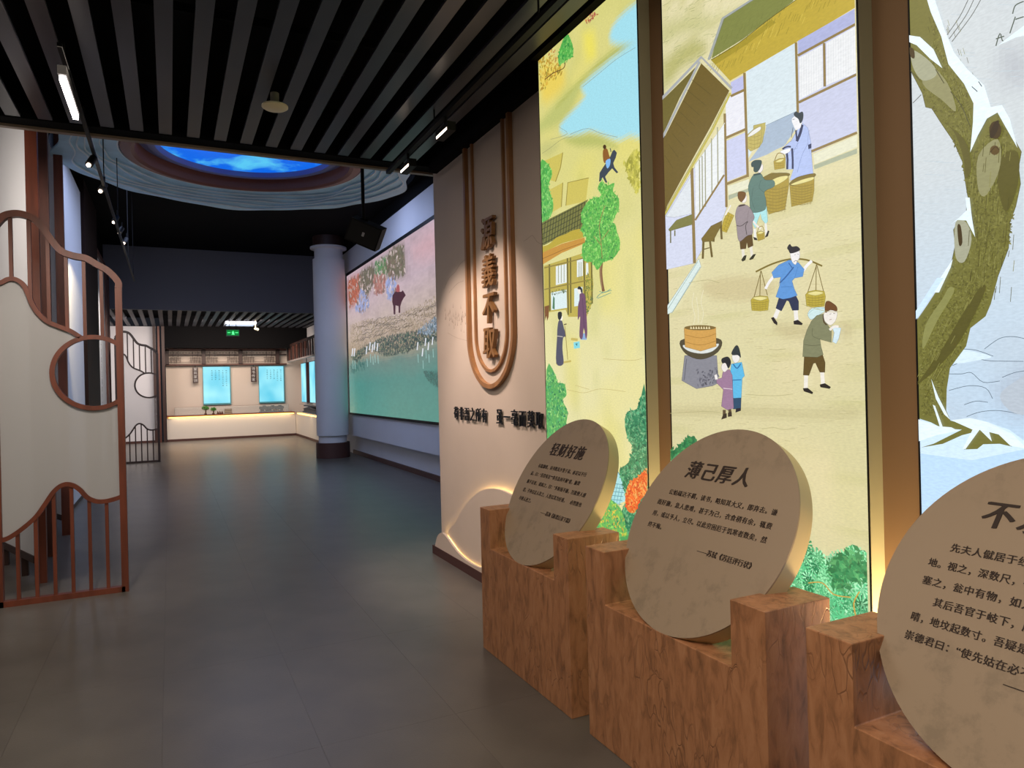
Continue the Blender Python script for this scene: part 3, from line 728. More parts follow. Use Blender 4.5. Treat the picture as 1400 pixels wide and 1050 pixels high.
# mounds
for q in ("480,300 540,305 612,330", "575,300 640,255 700,248 760,260", "440,370 520,340 600,350 740,352", "420,405 480,405 520,400 570,440 640,435", "425,475 510,455 580,465 610,510", "500,585 560,565 640,560 740,578", "440,805 520,805 590,780 630,800 680,795", "650,420 700,400 745,392", "490,535 540,520 590,525"): f.L('E2', '#5f6f7e', 2.5, q)
f.P('E2', '#b7c2ce', "640,500 700,440 800,400 800,560 700,570", 1); f.P('E2', '#d8ecf6', "420,300 480,300 600,330 560,345 440,360", 1)
f.P('E2', '#d2eafa', "300,600 380,610 440,640 560,600 680,640 760,700 760,1100 300,1100"); f.P('E2', '#bddcf6', "300,740 520,770 760,720 760,1400 300,1400")
TR = '#716f33'
f.P('E1', TR, "215,-10 285,-10 302,40 345,118 366,180 384,240 420,298 452,368 456,440 446,520 470,480 500,425 540,402 572,440 602,510 622,545 612,600 619,660 602,740 580,800 576,890 546,970 512,1060 316,1060 368,955 384,880 378,825 395,790 430,788 452,830 440,745 428,700 420,650 410,580 378,508 332,440 300,390 278,385 266,335 240,285 222,250")
f.P('E2', TR, "240,260 288,180 330,120 408,0 632,0 602,110 580,162 516,212 498,288 430,380 416,470 414,560 432,602 530,628 640,650 692,712 640,700 570,702 545,722 488,724 535,650 480,664 400,700 306,716 360,700 480,640 400,636 350,610 296,592 240,590")
BK = ['#6c6a30', '#787638', '#66632b', '#7c7a40', '#605e29']
f.leaves('E1', BK, "300,60 345,130 384,250 440,380 450,560 480,500 540,420 590,500 612,560 600,740 576,880 530,1000 360,1000 400,880 450,860 440,720 410,580 350,440 280,360 250,280 300,200", 3000, .005)
f.leaves('E2', BK, "300,200 400,60 440,10 610,10 590,110 510,200 480,290 420,380 400,470 400,580 310,580", 2600, .005)
for _ in range(200):
    yy = random.uniform(60, 1000); xx = (330 + (yy - 60) * .33 if yy < 500 else 530 - (yy - 500) * .1) + random.uniform(-70, 60)
    if yy < 500: f.L('E1', random.choice(['#4f4c1e', '#8c8a50']), 1.4, f"{xx},{yy} {xx + 6},{yy + 22}", 0)
    else: f.L('E1', random.choice(['#4f4c1e', '#8c8a50', '#3f3c18']), 1.4, f"{min(xx, 590)},{yy} {min(xx, 590) - 3},{yy + 26}", 0)
f.P('E1', '#57531f', "556,560 612,548 612,662 570,762 540,662", 1); f.P('E1', '#918f66', "470,560 540,500 548,600 500,700 470,680", 1); f.P('E1', '#8f8d64', "290,230 360,300 390,400 340,360 270,300", 1); f.P('E1', '#a3a58a', "232,180 300,225 320,270 270,290 235,240", 1)
f.P('E1', '#5c5825', "330,430 380,470 415,560 425,640 445,600 420,500", 1); f.P('E2', '#55511f', "300,440 400,300 470,180 560,40 580,60 480,260 380,380 310,440", 1); f.P('E2', '#8a8a50', "330,200 400,90 430,40 450,60 380,180 320,300", 1)
f.P('E1', '#a5a68e', "388,800 426,798 446,860 420,940 388,920", 1)
for _ in range(60):
    xx = random.uniform(430, 600); yy = random.uniform(450, 1040); f.L('E1', random.choice(['#57531f', '#8a874a', '#4c481c']), 2, f"{xx},{yy} {xx - 4},{yy + random.uniform(20, 60)}", 0)
for _ in range(50):
    t = random.random(); xx = 330 + 230 * t + random.uniform(-50, 40); yy = 440 - 420 * t + random.uniform(-30, 40); f.L('E2', random.choice(['#57531f', '#8a874a']), 2, f"{xx},{yy} {xx - 18},{yy + 34}", 0)
f.E('E1', '#3f3014', 532, 468, 22, 32); f.P('E1', '#2c2010', "512,480 530,440 545,436 540,470 520,498", 1); f.E('E1', '#5a4620', 530, 540, 17, 17); f.L('E1', '#3f3014', 3, "515,548 532,528 546,540")
f.P('E1', '#3f3014', "396,812 408,812 414,870 402,880", 1); f.P('E1', '#3f3014', "224,172 240,180 242,210 228,204", 1)
SN = '#e6f5fb'
f.P('E1', SN, "284,-10 312,-10 350,108 384,190 432,250 492,308 516,386 556,378 584,428 612,532 572,462 540,405 500,428 472,482 442,548 452,440 454,372 420,302 364,232 338,132 300,44")
f.P('E1', SN, "222,128 262,134 310,178 342,246 298,212 250,164 222,152"); f.P('E1', SN, "372,806 402,782 430,755 425,710 440,710 448,780 460,852 428,792 396,790"); f.P('E1', SN, "330,1050 300,1050 380,930 372,960"); f.P('E2', '#cfe8fb', "288,180 290,140 380,0 408,0 330,118")
f.P('E2', SN, "355,425 385,500 435,598 410,575 375,510"); f.P('E2', SN, "362,535 372,540 404,628 392,628"); f.P('E2', SN, "300,596 380,625 440,630 470,645 380,662 300,690"); f.P('E2', SN, "440,600 520,590 600,610 700,660 760,720 690,708 640,660 600,650 612,690 560,640 500,722 488,722 530,640")
f.L('E1', '#4c4c30', 3, "228,255 262,290"); f.L('E1', '#4c4c30', 3, "372,330 410,380 440,450"); f.L('E1', '#4c4c30', 3, "318,250 348,300"); f.L('E1', '#3c4a58', 3, "448,312 468,330", 0); f.L('E1', '#3c4a58', 3, "472,294 484,312", 0)
f.mb.build('printed_picture', FILM, M3)

# warm strips standing in the two recesses
UP = emis('warm_strip', '#ffc878', 3)
for y0, y1 in ((2.692, 2.864), (1.458, 1.626)):
    st = tag(box('light_strip', UP, 2.185, 2.21, y0 + .01, y1 - .01, .46, .49), 'warm light strip at the foot of the recess ' + ('between the far and middle murals' if y0 > 2 else 'between the middle and near murals'), 'light strip', 'warm strips in the mural recesses')
    area('recess_uplight', (2.175, (y0 + y1) / 2, .52), (2.195, (y0 + y1) / 2, 2), .05, .14, 9, (1, .70, .34), 115)
struct(box('baseboard_right', SKIRT, 2.17, 2.221, -2.0, 3.92, 0, .05))

# ------------------------------------------------------------------ notched stands and round plaques
def stand_mat():
    m = bpy.data.materials.new('carved_stand_wood'); m.use_nodes = True; nt = m.node_tree; b = nt.nodes['Principled BSDF']; N = nt.nodes.new; L = nt.links.new
    tc = N('ShaderNodeTexCoord'); mp = N('ShaderNodeMapping'); mp.inputs['Scale'].default_value = (1, 1, .32); L(tc.outputs['Object'], mp.inputs[0])
    n = N('ShaderNodeTexNoise'); n.inputs['Scale'].default_value = 26; n.inputs['Detail'].default_value = 7; n.inputs['Roughness'].default_value = .6; n.inputs['Distortion'].default_value = .6; L(mp.outputs[0], n.inputs['Vector'])
    r = N('ShaderNodeValToRGB'); e = r.color_ramp.elements
    e[0].position = .3; e[0].color = (*lin('#80583c'), 1); e[1].position = .75; e[1].color = (*lin('#b88560'), 1); x = e.new(.5); x.color = (*lin('#a87450'), 1)
    L(n.outputs['Fac'], r.inputs[0])
    v = N('ShaderNodeTexVoronoi'); v.feature = 'DISTANCE_TO_EDGE'; v.inputs['Scale'].default_value = 17
    n3 = N('ShaderNodeTexNoise'); n3.inputs['Scale'].default_value = 9; L(mp.outputs[0], n3.inputs['Vector'])
    ad = N('ShaderNodeVectorMath'); ad.operation = 'MULTIPLY_ADD'; ad.inputs[1].default_value = (.25, .25, .25); L(n3.outputs['Color'], ad.inputs[0]); L(mp.outputs[0], ad.inputs[2]); L(ad.outputs[0], v.inputs['Vector'])
    cr_ = N('ShaderNodeMapRange'); cr_.inputs['From Max'].default_value = .045; L(v.outputs['Distance'], cr_.inputs['Value'])
    n4 = N('ShaderNodeTexNoise'); n4.inputs['Scale'].default_value = 3.5; L(tc.outputs['Object'], n4.inputs['Vector'])
    mr = N('ShaderNodeMapRange'); mr.inputs['From Min'].default_value = .48; mr.inputs['From Max'].default_value = .62; L(n4.outputs['Fac'], mr.inputs['Value'])
    mn = N('ShaderNodeMath'); mn.operation = 'MAXIMUM'; inv = N('ShaderNodeMath'); inv.operation = 'SUBTRACT'; inv.inputs[0].default_value = 1; L(mr.outputs[0], inv.inputs[1]); L(cr_.outputs[0], mn.inputs[0]); L(inv.outputs[0], mn.inputs[1])
    mx = N('ShaderNodeMix'); mx.data_type = 'RGBA'; mx.inputs[6].default_value = (*lin('#8c6042'), 1); L(mn.outputs[0], mx.inputs[0]); L(r.outputs[0], mx.inputs[7]); L(mx.outputs[2], b.inputs['Base Color'])
    hh = N('ShaderNodeMath'); hh.operation = 'MULTIPLY'; L(mn.outputs[0], hh.inputs[0]); h2 = N('ShaderNodeMath'); h2.operation = 'ADD'; L(n.outputs['Fac'], h2.inputs[1]); L(hh.outputs[0], h2.inputs[0]); hh.inputs[1].default_value = .8
    bp = N('ShaderNodeBump'); bp.inputs['Strength'].default_value = .5; bp.inputs['Distance'].default_value = .005; L(h2.outputs[0], bp.inputs['Height']); L(bp.outputs[0], b.inputs['Normal'])
    b.inputs['Roughness'].default_value = .5; return m


STW = stand_mat()
XF, XB, TOP, SLOT = 1.63, 1.915, .83, .608
TI = .531; upv = Vector((math.sin(TI), 0, math.cos(TI))); nrm = Vector((-math.cos(TI), 0, math.sin(TI))); RAD = .428


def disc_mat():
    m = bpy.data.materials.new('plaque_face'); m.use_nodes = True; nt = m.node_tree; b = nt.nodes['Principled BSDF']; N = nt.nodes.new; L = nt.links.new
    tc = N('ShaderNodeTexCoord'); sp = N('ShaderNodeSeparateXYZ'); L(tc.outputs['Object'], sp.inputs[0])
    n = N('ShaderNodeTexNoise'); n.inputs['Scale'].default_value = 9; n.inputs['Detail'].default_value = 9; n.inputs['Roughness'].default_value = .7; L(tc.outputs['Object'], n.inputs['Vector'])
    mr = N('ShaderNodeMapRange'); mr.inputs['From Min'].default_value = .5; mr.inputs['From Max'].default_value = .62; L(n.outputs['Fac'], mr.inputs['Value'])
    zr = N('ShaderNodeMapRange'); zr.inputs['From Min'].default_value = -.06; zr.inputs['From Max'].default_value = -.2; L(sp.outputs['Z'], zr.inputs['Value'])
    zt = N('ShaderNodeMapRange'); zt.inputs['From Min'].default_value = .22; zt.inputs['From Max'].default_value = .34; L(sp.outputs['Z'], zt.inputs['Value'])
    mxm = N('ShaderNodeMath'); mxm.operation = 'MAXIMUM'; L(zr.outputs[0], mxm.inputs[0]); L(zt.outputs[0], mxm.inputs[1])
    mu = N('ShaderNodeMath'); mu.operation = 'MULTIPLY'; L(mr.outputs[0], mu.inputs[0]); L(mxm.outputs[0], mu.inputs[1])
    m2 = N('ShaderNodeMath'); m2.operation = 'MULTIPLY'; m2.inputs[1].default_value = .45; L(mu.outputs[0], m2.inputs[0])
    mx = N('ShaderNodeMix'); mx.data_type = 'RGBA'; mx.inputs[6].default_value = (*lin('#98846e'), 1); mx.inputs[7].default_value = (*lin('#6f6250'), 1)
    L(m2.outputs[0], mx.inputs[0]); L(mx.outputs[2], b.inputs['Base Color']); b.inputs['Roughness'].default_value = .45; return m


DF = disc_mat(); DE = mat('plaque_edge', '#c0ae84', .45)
texts = [
    ('轻财好施', ['  有隐德者,诗书教其乡里子弟,亦足以不行', '益,曰:“吾尝有言”“非吾急利不顾”者,施贷', '解不足者,或病之,曰:“多财而不施,岂能使人感', '君,子孙自足人耳之,人皆以其为好善,    必然散也', '尽使人还之。'], '——苏洵《族谱后录下篇》', (-.02, .297), 5),
    ('薄己厚人', ['  公始疏达不羁,读书,略知其大义,即弃去。谦', '而好施,急人患难,甚于为己,衣食稍有余,辄费', '用,或以予人,立尽。以此穷困厄于饥寒者数矣,然', '终不悔。'], '——苏轼《苏廷评行状》', (.02, .312), 4),
    ('不发宿藏', ['  先夫人僦居于纱縠行,一日,二婢子熨帛,足陷', '地。视之,深数尺,有一瓮,覆以乌木板,夫人命以土', '塞之,瓮中有物,如人咳声,凡一年而已,以为有宿', '  其后吾官于岐下,所居大柳下,雪方尺不积雪', '晴,地坟起数寸。吾疑是古人藏丹药处,欲发之。亡妻', '崇德君曰:“使先姑在必不发也。”吾愧而止。'], '——苏轼《记先夫人不发宿藏》', (-.058, .32), 6)]
names = ['farthest, near the lettered wall', 'middle one of the row of three', 'nearest, at the lower right corner']
for i, (y0, y1, yc) in enumerate(((2.80, 3.815, 3.31), (1.608, 2.648, 2.13), (.41, 1.455, .93))):
    pts = [(y0, 0), (y1, 0), (y1, TOP), (yc + .371, TOP), (yc + .371, SLOT), (yc - .371, SLOT), (yc - .371, TOP), (y0, TOP)]
    o = fix_normals(MB().prism(pts, 'x', XF, XB).build('notched_stand', STW))
    bv = o.modifiers.new('b', 'BEVEL'); bv.width = .003; bv.segments = 2
    tag(o, ['farthest carved brown stand with a square notch, under the 轻财好施 plaque', 'middle carved brown stand with a square notch, under the 薄己厚人 plaque', 'nearest carved brown notched stand, cut off at the lower right'][i], 'stand', 'notched stands holding the round plaques')
    C = Vector((1.847, yc, .976))
    t = thing('round_plaque', ['farthest round tan plaque titled 轻财好施, leaning back in its stand', 'middle round tan plaque titled 薄己厚人, leaning back in its stand', 'nearest round tan plaque titled 不发宿藏, cut off by the frame'][i], 'plaque', group='round text plaques leaning in the stands')
    TH = .072; n = 96; mb = MB(); back = -nrm * TH
    ring = [C + RAD * (math.cos(2 * math.pi * k / n) * Vector((0, -1, 0)) + math.sin(2 * math.pi * k / n) * upv) for k in range(n)]
    ux = Vector((0, -1, 0))
    mb.v = [(RAD * math.cos(2 * math.pi * k / n), RAD * math.sin(2 * math.pi * k / n)) for k in range(n)]
    # face modelled in its own frame so that its print follows it
    R3 = Matrix((( ux.x, nrm.x * -1, upv.x, C.x), (ux.y, nrm.y * -1, upv.y, C.y), (ux.z, nrm.z * -1, upv.z, C.z), (0, 0, 0, 1)))
    fb = MB(); fb.v = [(p[0] * 1, 0, p[1]) for p in mb.v] + [(p[0], .006, p[1]) for p in mb.v]
    fb.f = [tuple(range(n))] + [tuple(range(2 * n - 1, n - 1, -1))] + [(k, n + k, n + (k + 1) % n, (k + 1) % n) for k in range(n)]
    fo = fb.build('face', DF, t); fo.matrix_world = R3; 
    eb = MB(); eb.v = [(p[0], .006, p[1]) for p in mb.v] + [(p[0], TH, p[1]) for p in mb.v]
    eb.f = [tuple(range(2 * n - 1, n - 1, -1))] + [(k, n + k, n + (k + 1) % n, (k + 1) % n) for k in range(n)]
    eo = eb.build('rim', DE, t, True); eo.matrix_world = R3; fix_normals(eo)
    title, lines, att, (au, ae), _n = texts[i]
    P = lambda u, v: C + ux * u + upv * v + nrm * .0012
    to = text_obj('title', title, .085, INK, t, P(-.222, .196), ux, upv, .0006, 1.17, .006, 1.0, .1)
    big = MB()
    for q, s_ in enumerate(lines):
        ind = s_.startswith('  '); s2 = s_.strip().replace(',', '\uff0c').replace(':', '\uff1a'); lo = text_obj('text_line', s2, .0262, INK, t, P(-.272 if ind else -.318, .106 - .0525 * q), ux, upv, .0002, 1.09, .0012)
        xsu = [(Vector(v.co) - C).dot(ux) for v in lo.data.vertices]; wd = max(xsu) - (-.272 if ind else -.318)
        want = .32 - (-.272 if ind else -.318)
        if wd > want * .93 :
            k_ = want / wd
            for v in lo.data.vertices:
                u = (v.co - C).dot(ux); v.co = v.co + ux * ((-.272 if ind else -.318) + (u - (-.272 if ind else -.318)) * k_ - u)
    text_obj('signature', att, .027, INK, t, P(au, (-.101 if i == 1 else (-.146 if i == 0 else -.195))), ux, upv, .0002, .97, .0014)

# ------------------------------------------------------------------ lettered wall
X = 2.24
skb = struct(box('baseboard_right', SKIRT, 2.16, 2.24, 3.93, 6.20, 0, .075))
cyc = 4.922
for nm, hw, zc, wd, dp, lab in (('arched_moulding', .415, 1.955, .034, .035, 'outer of two long U-shaped brown mouldings on the plaster wall'), ('arched_moulding', .29, 1.955, .022, .022, 'inner of two long U-shaped brown mouldings on the plaster wall')):
    bz = 1.535 if hw > .4 else 1.655
    rr = zc - bz
    pts = [(cyc - hw, 3.49)] + [(cyc + hw * math.cos(a), zc + rr * math.sin(a)) for a in [math.pi + math.pi * k / 40 for k in range(41)]] + [(cyc + hw, 3.49)]
    mb = MB().ribbon(pts, wd, 'x', X - dp, X - .0005)
    tag(mb.build(nm, GOLDW, None), lab, 'moulding', 'arched mouldings on the lettered wall')
ins = thing('vertical_inscription', 'four large brown raised characters down the arched moulding', 'lettering')
ux = Vector((0, -1, 0)); uz = Vector((0, 0, 1))
for ch, zt, zb in (('源', 2.83, 2.58), ('義', 2.575, 2.29), ('不', 2.245, 2.01), ('取', 1.985, 1.745)):
    text_obj('character', ch, .262, LETTER, ins, (X - .03, 5.01, zb + .03), ux, uz, .016, 1, .014, .86, .1)
ins2 = thing('black_inscription', 'line of small black raised characters across the plaster wall', 'lettering')
for u0, s_, ad_ in ((5.735, '苟非吾之所有', .121), (4.85, '虽一毫而莫取', .128)):
    for ch in s_:
        text_obj('character', ch, .118 if u0 > 4.9 else .125, BLKL, ins2, (X - .014, u0, 1.266 - (5.735 - u0) * .006), ux, uz, .004, 1, .006, .9); u0 -= ad_
# faint printed hills and reeds on the plaster
pr_ = MB()
for _ in range(60):
    y, z = on_x(random.uniform(608, 643), random.gauss(437, 7), X); h = random.uniform(.02, .05); pr_.v += [(X - .0008, y - .006, z), (X - .0008, y + .006, z), (X - .0008, y, z + h)]; pr_.f.append((len(pr_.v) - 3, len(pr_.v) - 2, len(pr_.v) - 1))
for q in ("607,395 614,380 622,372 630,360 640,352", "612,455 625,462 640,466", "716,330 722,326 728,322 734,330 740,334", "614,400 625,388 634,384"):
    p = [on_x(a, b, X) for a, b in smoothpts(PT(q), 5)]; pr_.ribbon(p, .0022, 'x', X - .0009, X - .0003)
tag(pr_.build('printed_landscape', mat('faint_print', '#a08d7e', .9)), 'faint grey print of reeds and hills on the plaster wall', 'wall print')
# back-lit wave panels at the foot
STRIPW = emis('cove_strip', '#ffdf90', 7)
big = [(5.94, .08), (5.86, .26), (5.7, .36), (5.45, .55), (5.15, .70), (4.85, .76), (4.55, .75), (4.3, .70), (4.05, .6), (3.94, .55)]
small = [(6.14, .08), (6.08, .17), (5.98, .225), (5.88, .225), (5.72, .175), (5.56, .13), (5.36, .105), (5.1, .11), (4.8, .16), (4.4, .2), (4.1, .16), (3.95, .12)]
for pts, xf, lab, off in ((big, 2.195, 'taller hill-shaped plaster panel with a glowing edge at the wall foot', 0), (small, 2.165, 'low wave-shaped plaster panel with a glowing edge above the skirting', 1)):
    sp = smoothpts(pts, 6); t = thing('wave_panel', lab, 'wall panel', group='glowing wave panels at the foot of the plaster wall')
    fix_normals(MB().prism(sp + [(3.94 if not off else 3.95, .076), (sp[0][0], .076)][::1], 'x', xf, xf + .02).build('board', PLASTER, t))
    inner = [(a, b - .018) for a, b in (sp[8:] if not off else sp[9:])]
    MB().ribbon(inner, .012, 'x', xf + .021, xf + .029).build('light_strip', STRIPW, t)
# track spots over the lettered wall
tr = tag(MB().quadbox(1.745, 1.785, 1.2, 6.0, 3.42, 3.45).build('light_track', BLKMET), 'black light track hanging under the slats beside the murals', 'light track')
for y in (1.6, 3.2, 4.8): MB().tube((1.765, y, 3.44), (1.765, y, 3.56), .006, 6).build('hanger', BLKMET, tr)
LMPW = emis('lamp_white', '#ffe6d0', 8)
for i, y in enumerate((4.58, 5.43)):
    t = thing('track_spot', 'black box spotlight on the right track, ' + ('nearer of the two' if i == 0 else 'farther one by the beam'), 'spotlight', group='box spotlights on the right track')
    b_ = box('body', BLKMET, 1.735, 1.795, y - .12, y + .12, 3.29, 3.35, t); box('stem', BLKMET, 1.757, 1.773, y - .01, y + .01, 3.35, 3.42, t); box('lens', LMPW, 1.732, 1.735, y - .1, y + .1, 3.295, 3.31, b_)
# left track, linear lamp and small spots
tr = tag(MB().quadbox(-.512, -.488, 4.5, 13.5, 3.445, 3.47).build('light_track', BLKMET), 'long black light track running down the left side', 'light track')
for y in (4.7, 5.7): MB().tube((-.5, y, 3.46), (-.5, y, 3.56), .006, 6).build('hanger', BLKMET, tr)
for y in (7.4, 9.4, 11.6, 13.2): MB().tube((-.5, y, 3.46), (-.5, y, 4.95), .005, 6).build('hanger', BLKMET, tr)
t = thing('linear_lamp', 'bright white tube lamp under the left of the slat ceiling', 'lamp')
box('housing', BLKMET, -.522, -.478, 4.58, 5.24, 3.33, 3.38, t); box('diffuser', emis('tube_white', '#fff2ea', 14), -.515, -.485, 4.6, 5.22, 3.30, 3.331, t); box('bracket', BLKMET, -.51, -.49, 4.88, 4.92, 3.38, 3.44, t)
for i, (px_, py_) in enumerate(((128, 222), (143, 258), (160, 301), (167, 316), (173, 330))):
    d = ray(px_, py_); tt = -.5 / d[0]; c = Vector((-.5, d[1] * tt, EYE + d[2] * tt))
    t = thing('track_spot', ['first', 'second', 'third', 'fourth', 'fifth and last'][i] + ' small lit spotlight down the left track, counted from the near end', 'spotlight', group='small spotlights down the left track')
    MB().tube((c.x, c.y + .03, c.z + .045), (c.x - .03, c.y - .03, c.z - .03), .028, 12).build('body', BLKMET, t, True); b_ = t.children[0]
    MB().tube((c.x - .029, c.y - .028, c.z - .028), (c.x - .034, c.y - .038, c.z - .04), .015, 12).build('lens', LMPW, b_, True)
    MB().tube((c.x, c.y + .03, c.z + .03), (c.x, c.y + .03, 3.47 if c.z < 3.44 else c.z + .12), .006, 6).build('stem', BLKMET, t)
# round ceiling speaker
t = thing('ceiling_speaker', 'small round cream disc on a short neck below the slats', 'ceiling speaker')
c = (.672, 4.89)
MB().lathe([(0, 3.425), (.07, 3.425), (.085, 3.435), (.085, 3.445), (.05, 3.452), (0, 3.452)], *c, 28).build('disc', CREAM, t, True)
MB().lathe([(.028, 3.452), (.028, 3.53), (0, 3.53)], *c, 16).build('neck', mat('neck_metal', '#7c786a', .4), t, True)

# ------------------------------------------------------------------ ceiling medallion
md = thing('ceiling_medallion', 'large round wavy ceiling ring with a glowing blue sky disc', 'ceiling feature')
MX, MY = .90, 8.95
WAVE = mat('wave_layers', '#c0e2f4', .5, noise=.25, nscale=3, stretch=(1, 1, 1))
BRN = mat('medallion_brown', '#8a5244', .5)
PUR = mat('medallion_inner', '#8484b8', .5)


def wr(r, a, k): return r * (1 + .022 * math.sin(5 * a + k * .8) + .016 * math.sin(9 * a + k * 1.5) + .008 * math.sin(17 * a + k * 2))


rs = [1.95, 1.84, 1.75, 1.67, 1.59, 1.51, 1.36]
for i in range(6):
    mb = MB(); n = 160; z0 = 4.20 + .022 * i; z1 = z0 + .022
    for k in range(n):
        a = 2 * math.pi * k / n; ro, ri = wr(rs[i] + .03, a, i), (wr(rs[i + 1], a, i + 1) if i < 5 else rs[6])
        for r, z in ((ro, z0), (ri, z0), (ri, z1), (ro, z1)): mb.v.append((MX + r * math.cos(a), MY + r * math.sin(a), z))
    for k in range(n):
        A, B = 4 * k, 4 * ((k + 1) % n)
        for e in range(4): mb.f.append((A + e, A + (e + 1) % 4, B + (e + 1) % 4, B + e))
    fix_normals(mb.build('wave_ring', WAVE, md))
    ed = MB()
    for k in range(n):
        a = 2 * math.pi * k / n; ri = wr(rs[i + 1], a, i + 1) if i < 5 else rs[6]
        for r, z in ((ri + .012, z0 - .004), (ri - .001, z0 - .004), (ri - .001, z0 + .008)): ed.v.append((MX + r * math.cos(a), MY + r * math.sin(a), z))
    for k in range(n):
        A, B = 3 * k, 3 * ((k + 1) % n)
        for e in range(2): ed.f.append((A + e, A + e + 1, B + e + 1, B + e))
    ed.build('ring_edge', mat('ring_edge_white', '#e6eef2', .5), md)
MB().lathe([(2.0, 4.225), (2.0, 4.95)], MX, MY, 64).build('drum', BLACK, md)
MB().lathe([(1.36, 4.34), (1.34, 4.30), (1.24, 4.28), (1.20, 4.30), (1.18, 4.36), (1.18, 4.45)], MX, MY, 96).build('rim', BRN, md, True)
MB().lathe([(1.18, 4.44), (1.10, 4.44), (1.08, 4.40), (1.03, 4.39), (1.0, 4.40), (.98, 4.46)], MX, MY, 96).build('inner_ring', PUR, md, True)
sk = bpy.data.materials.new('sky_disc'); sk.use_nodes = True; nt = sk.node_tree; b = nt.nodes['Principled BSDF']
tc = nt.nodes.new('ShaderNodeTexCoord'); n1 = nt.nodes.new('ShaderNodeTexNoise'); n1.inputs['Scale'].default_value = 1.6; n1.inputs['Detail'].default_value = 9; n1.inputs['Roughness'].default_value = .62; n1.inputs['Distortion'].default_value = .6
nt.links.new(tc.outputs['Object'], n1.inputs['Vector']); rp = nt.nodes.new('ShaderNodeValToRGB'); rp.color_ramp.elements[0].position = .52; rp.color_ramp.elements[0].color = (*lin('#0868e8'), 1)
rp.color_ramp.elements[1].position = .68; rp.color_ramp.elements[1].color = (*lin('#58c8f4'), 1); nt.links.new(n1.outputs['Fac'], rp.inputs[0]); nt.links.new(rp.outputs[0], b.inputs['Emission Color']); b.inputs['Emission Strength'].default_value = 1.0; b.inputs['Base Color'].default_value = (0, 0, 0, 1)
mb = MB().lathe([(1.0, 4.46), (.5, 4.462), (0, 4.463)], MX, MY, 72); mb.build('sky_screen', sk, md)

# ------------------------------------------------------------------ hall: video wall
XL = 3.75
struct(box('wall_right', WHITEW, XL, 3.95, 6.2, 16.9, .46, 4.70))
struct(box('wall_right', WHITEW, 3.9, 4.0, 6.2, 18.4, 0, .47))
struct(box('wall_right', BLACK, XL + .01, 3.95, 6.2, 18.4, 4.70, 4.95))
struct(box('wall_right', WHITEW, 3.9, 4.1, 16.9, 18.4, .47, 4.7))
struct(box('baseboard_right', SKIRT, 3.865, 3.9, 6.2, 16.6, 0, .09))
vw = thing('video_wall', 'wide black-edged video wall showing an ox above a green river', 'screen')
box('housing', BLKMET, XL - .03, XL, 7.2, 16.25, .94, 4.19, vw)
f = Film(XL - .0305, 7.3, 16.18, .985, 4.12)
ZC = (lin('#57988a'), lin('#4f8f84'), lin('#6a8a80'), lin('#b39e84'), lin('#cdb9ae'), lin('#cdb6bf'), lin('#c8aeb8'))


def gl(y, z):
    t = (z - .985) / 3.135; n = (vnoise(y * 1.3, z * 3, 1) - .5)
    ks = (0, .22, .34, .42, .58, .78, 1.0); t += n * .05
    for i in range(6):
        if t <= ks[i + 1]: break
    c = mixc(ZC[i], ZC[i + 1], (t - ks[i]) / (ks[i + 1] - ks[i]))
    return mixc(c, lin('#7f6a6c'), .5 * max(0, vnoise(y * 2.5, z * 7, 12) - .55) * (1 if t > .4 else 0))


f.ground(gl, 60, 70, soft=[('G', '#b5654f', .35, '22,332 80,312 96,360 70,410 28,450'), ('G', '#6f6a58', .35, '78,302 130,258 152,300 126,370 96,424 70,356'), ('G', '#5f8a5c', .35, '152,252 206,224 208,290 158,300'), ('G', '#76705a', .35, '204,232 236,180 284,160 294,292 262,300 214,300'), ('G', '#d8aeb4', .6, '330,180 470,60 470,180 380,220')])
TREES = [('#b5654f', "22,332 80,312 96,360 70,410 28,450"), ('#6f6a58', "78,302 130,258 152,300 126,370 96,424 70,356"), ('#5f8a5c', "152,252 206,224 208,290 158,300"), ('#76705a', "204,232 236,180 284,160 294,292 262,300 214,300"),
         ('#b07a70', "140,320 200,300 190,380 150,380"), ('#9aa6d2', "85,370 126,440 80,475 56,460"), ('#9aa6d2', "206,335 246,330 240,392 208,398")]
for c_, q_ in TREES:
    f.leaves('G', [c_] * 5 + ['#d4c0bc', '#8a7468'], q_, 420, .07)
f.leaves('G', ['#a08c72', '#b39e86', '#927e68', '#c0ac96', '#a99a80'], "30,540 120,510 250,500 470,390 475,500 380,560 200,600 40,680", 2600, .028)
for _ in range(70):
    xx = random.uniform(40, 460); yy = 620 - (xx - 30) * .27 + random.uniform(-75, 10); f.L('G', random.choice(['#5f5448', '#6f6250', '#4f4c44']), 1.6, f"{xx - 16},{yy + 8} {xx},{yy - 4} {xx + 18},{yy - 2} {xx + 30},{yy - 12}")
f.leaves('G', ['#2f4a48', '#24383a', '#4a5f50', '#6a7a62', '#36524c'], "34,690 100,640 180,600 300,575 400,555 478,480 482,610 400,625 310,665 210,690 130,655 60,720", 2600, .032)
f.leaves('G', ['#8094a8', '#a8b8c8', '#5c7080'], "350,575 430,510 478,485 478,560 400,590", 400, .03)
f.leaves('G', ['#2f5a54', '#3f6a60'], "382,760 430,764 482,770 482,846 440,832 400,800", 500, .025); f.leaves('G', ['#3f6f68'], "34,720 120,700 100,750 36,770", 90, .05)
for x, y in ((40, 690), (50, 690), (108, 680), (124, 660), (136, 670), (146, 660), (160, 665), (352, 660), (376, 690), (390, 640), (404, 660), (424, 635)):
    f.L('G', '#e8ecf4', 5, f"{x + 4},{y - 38} {x},{y}", 0); f.L('G', '#9ac4be', 3, f"{x + 4},{y + 20} {x + 6},{y + 60}", 0)
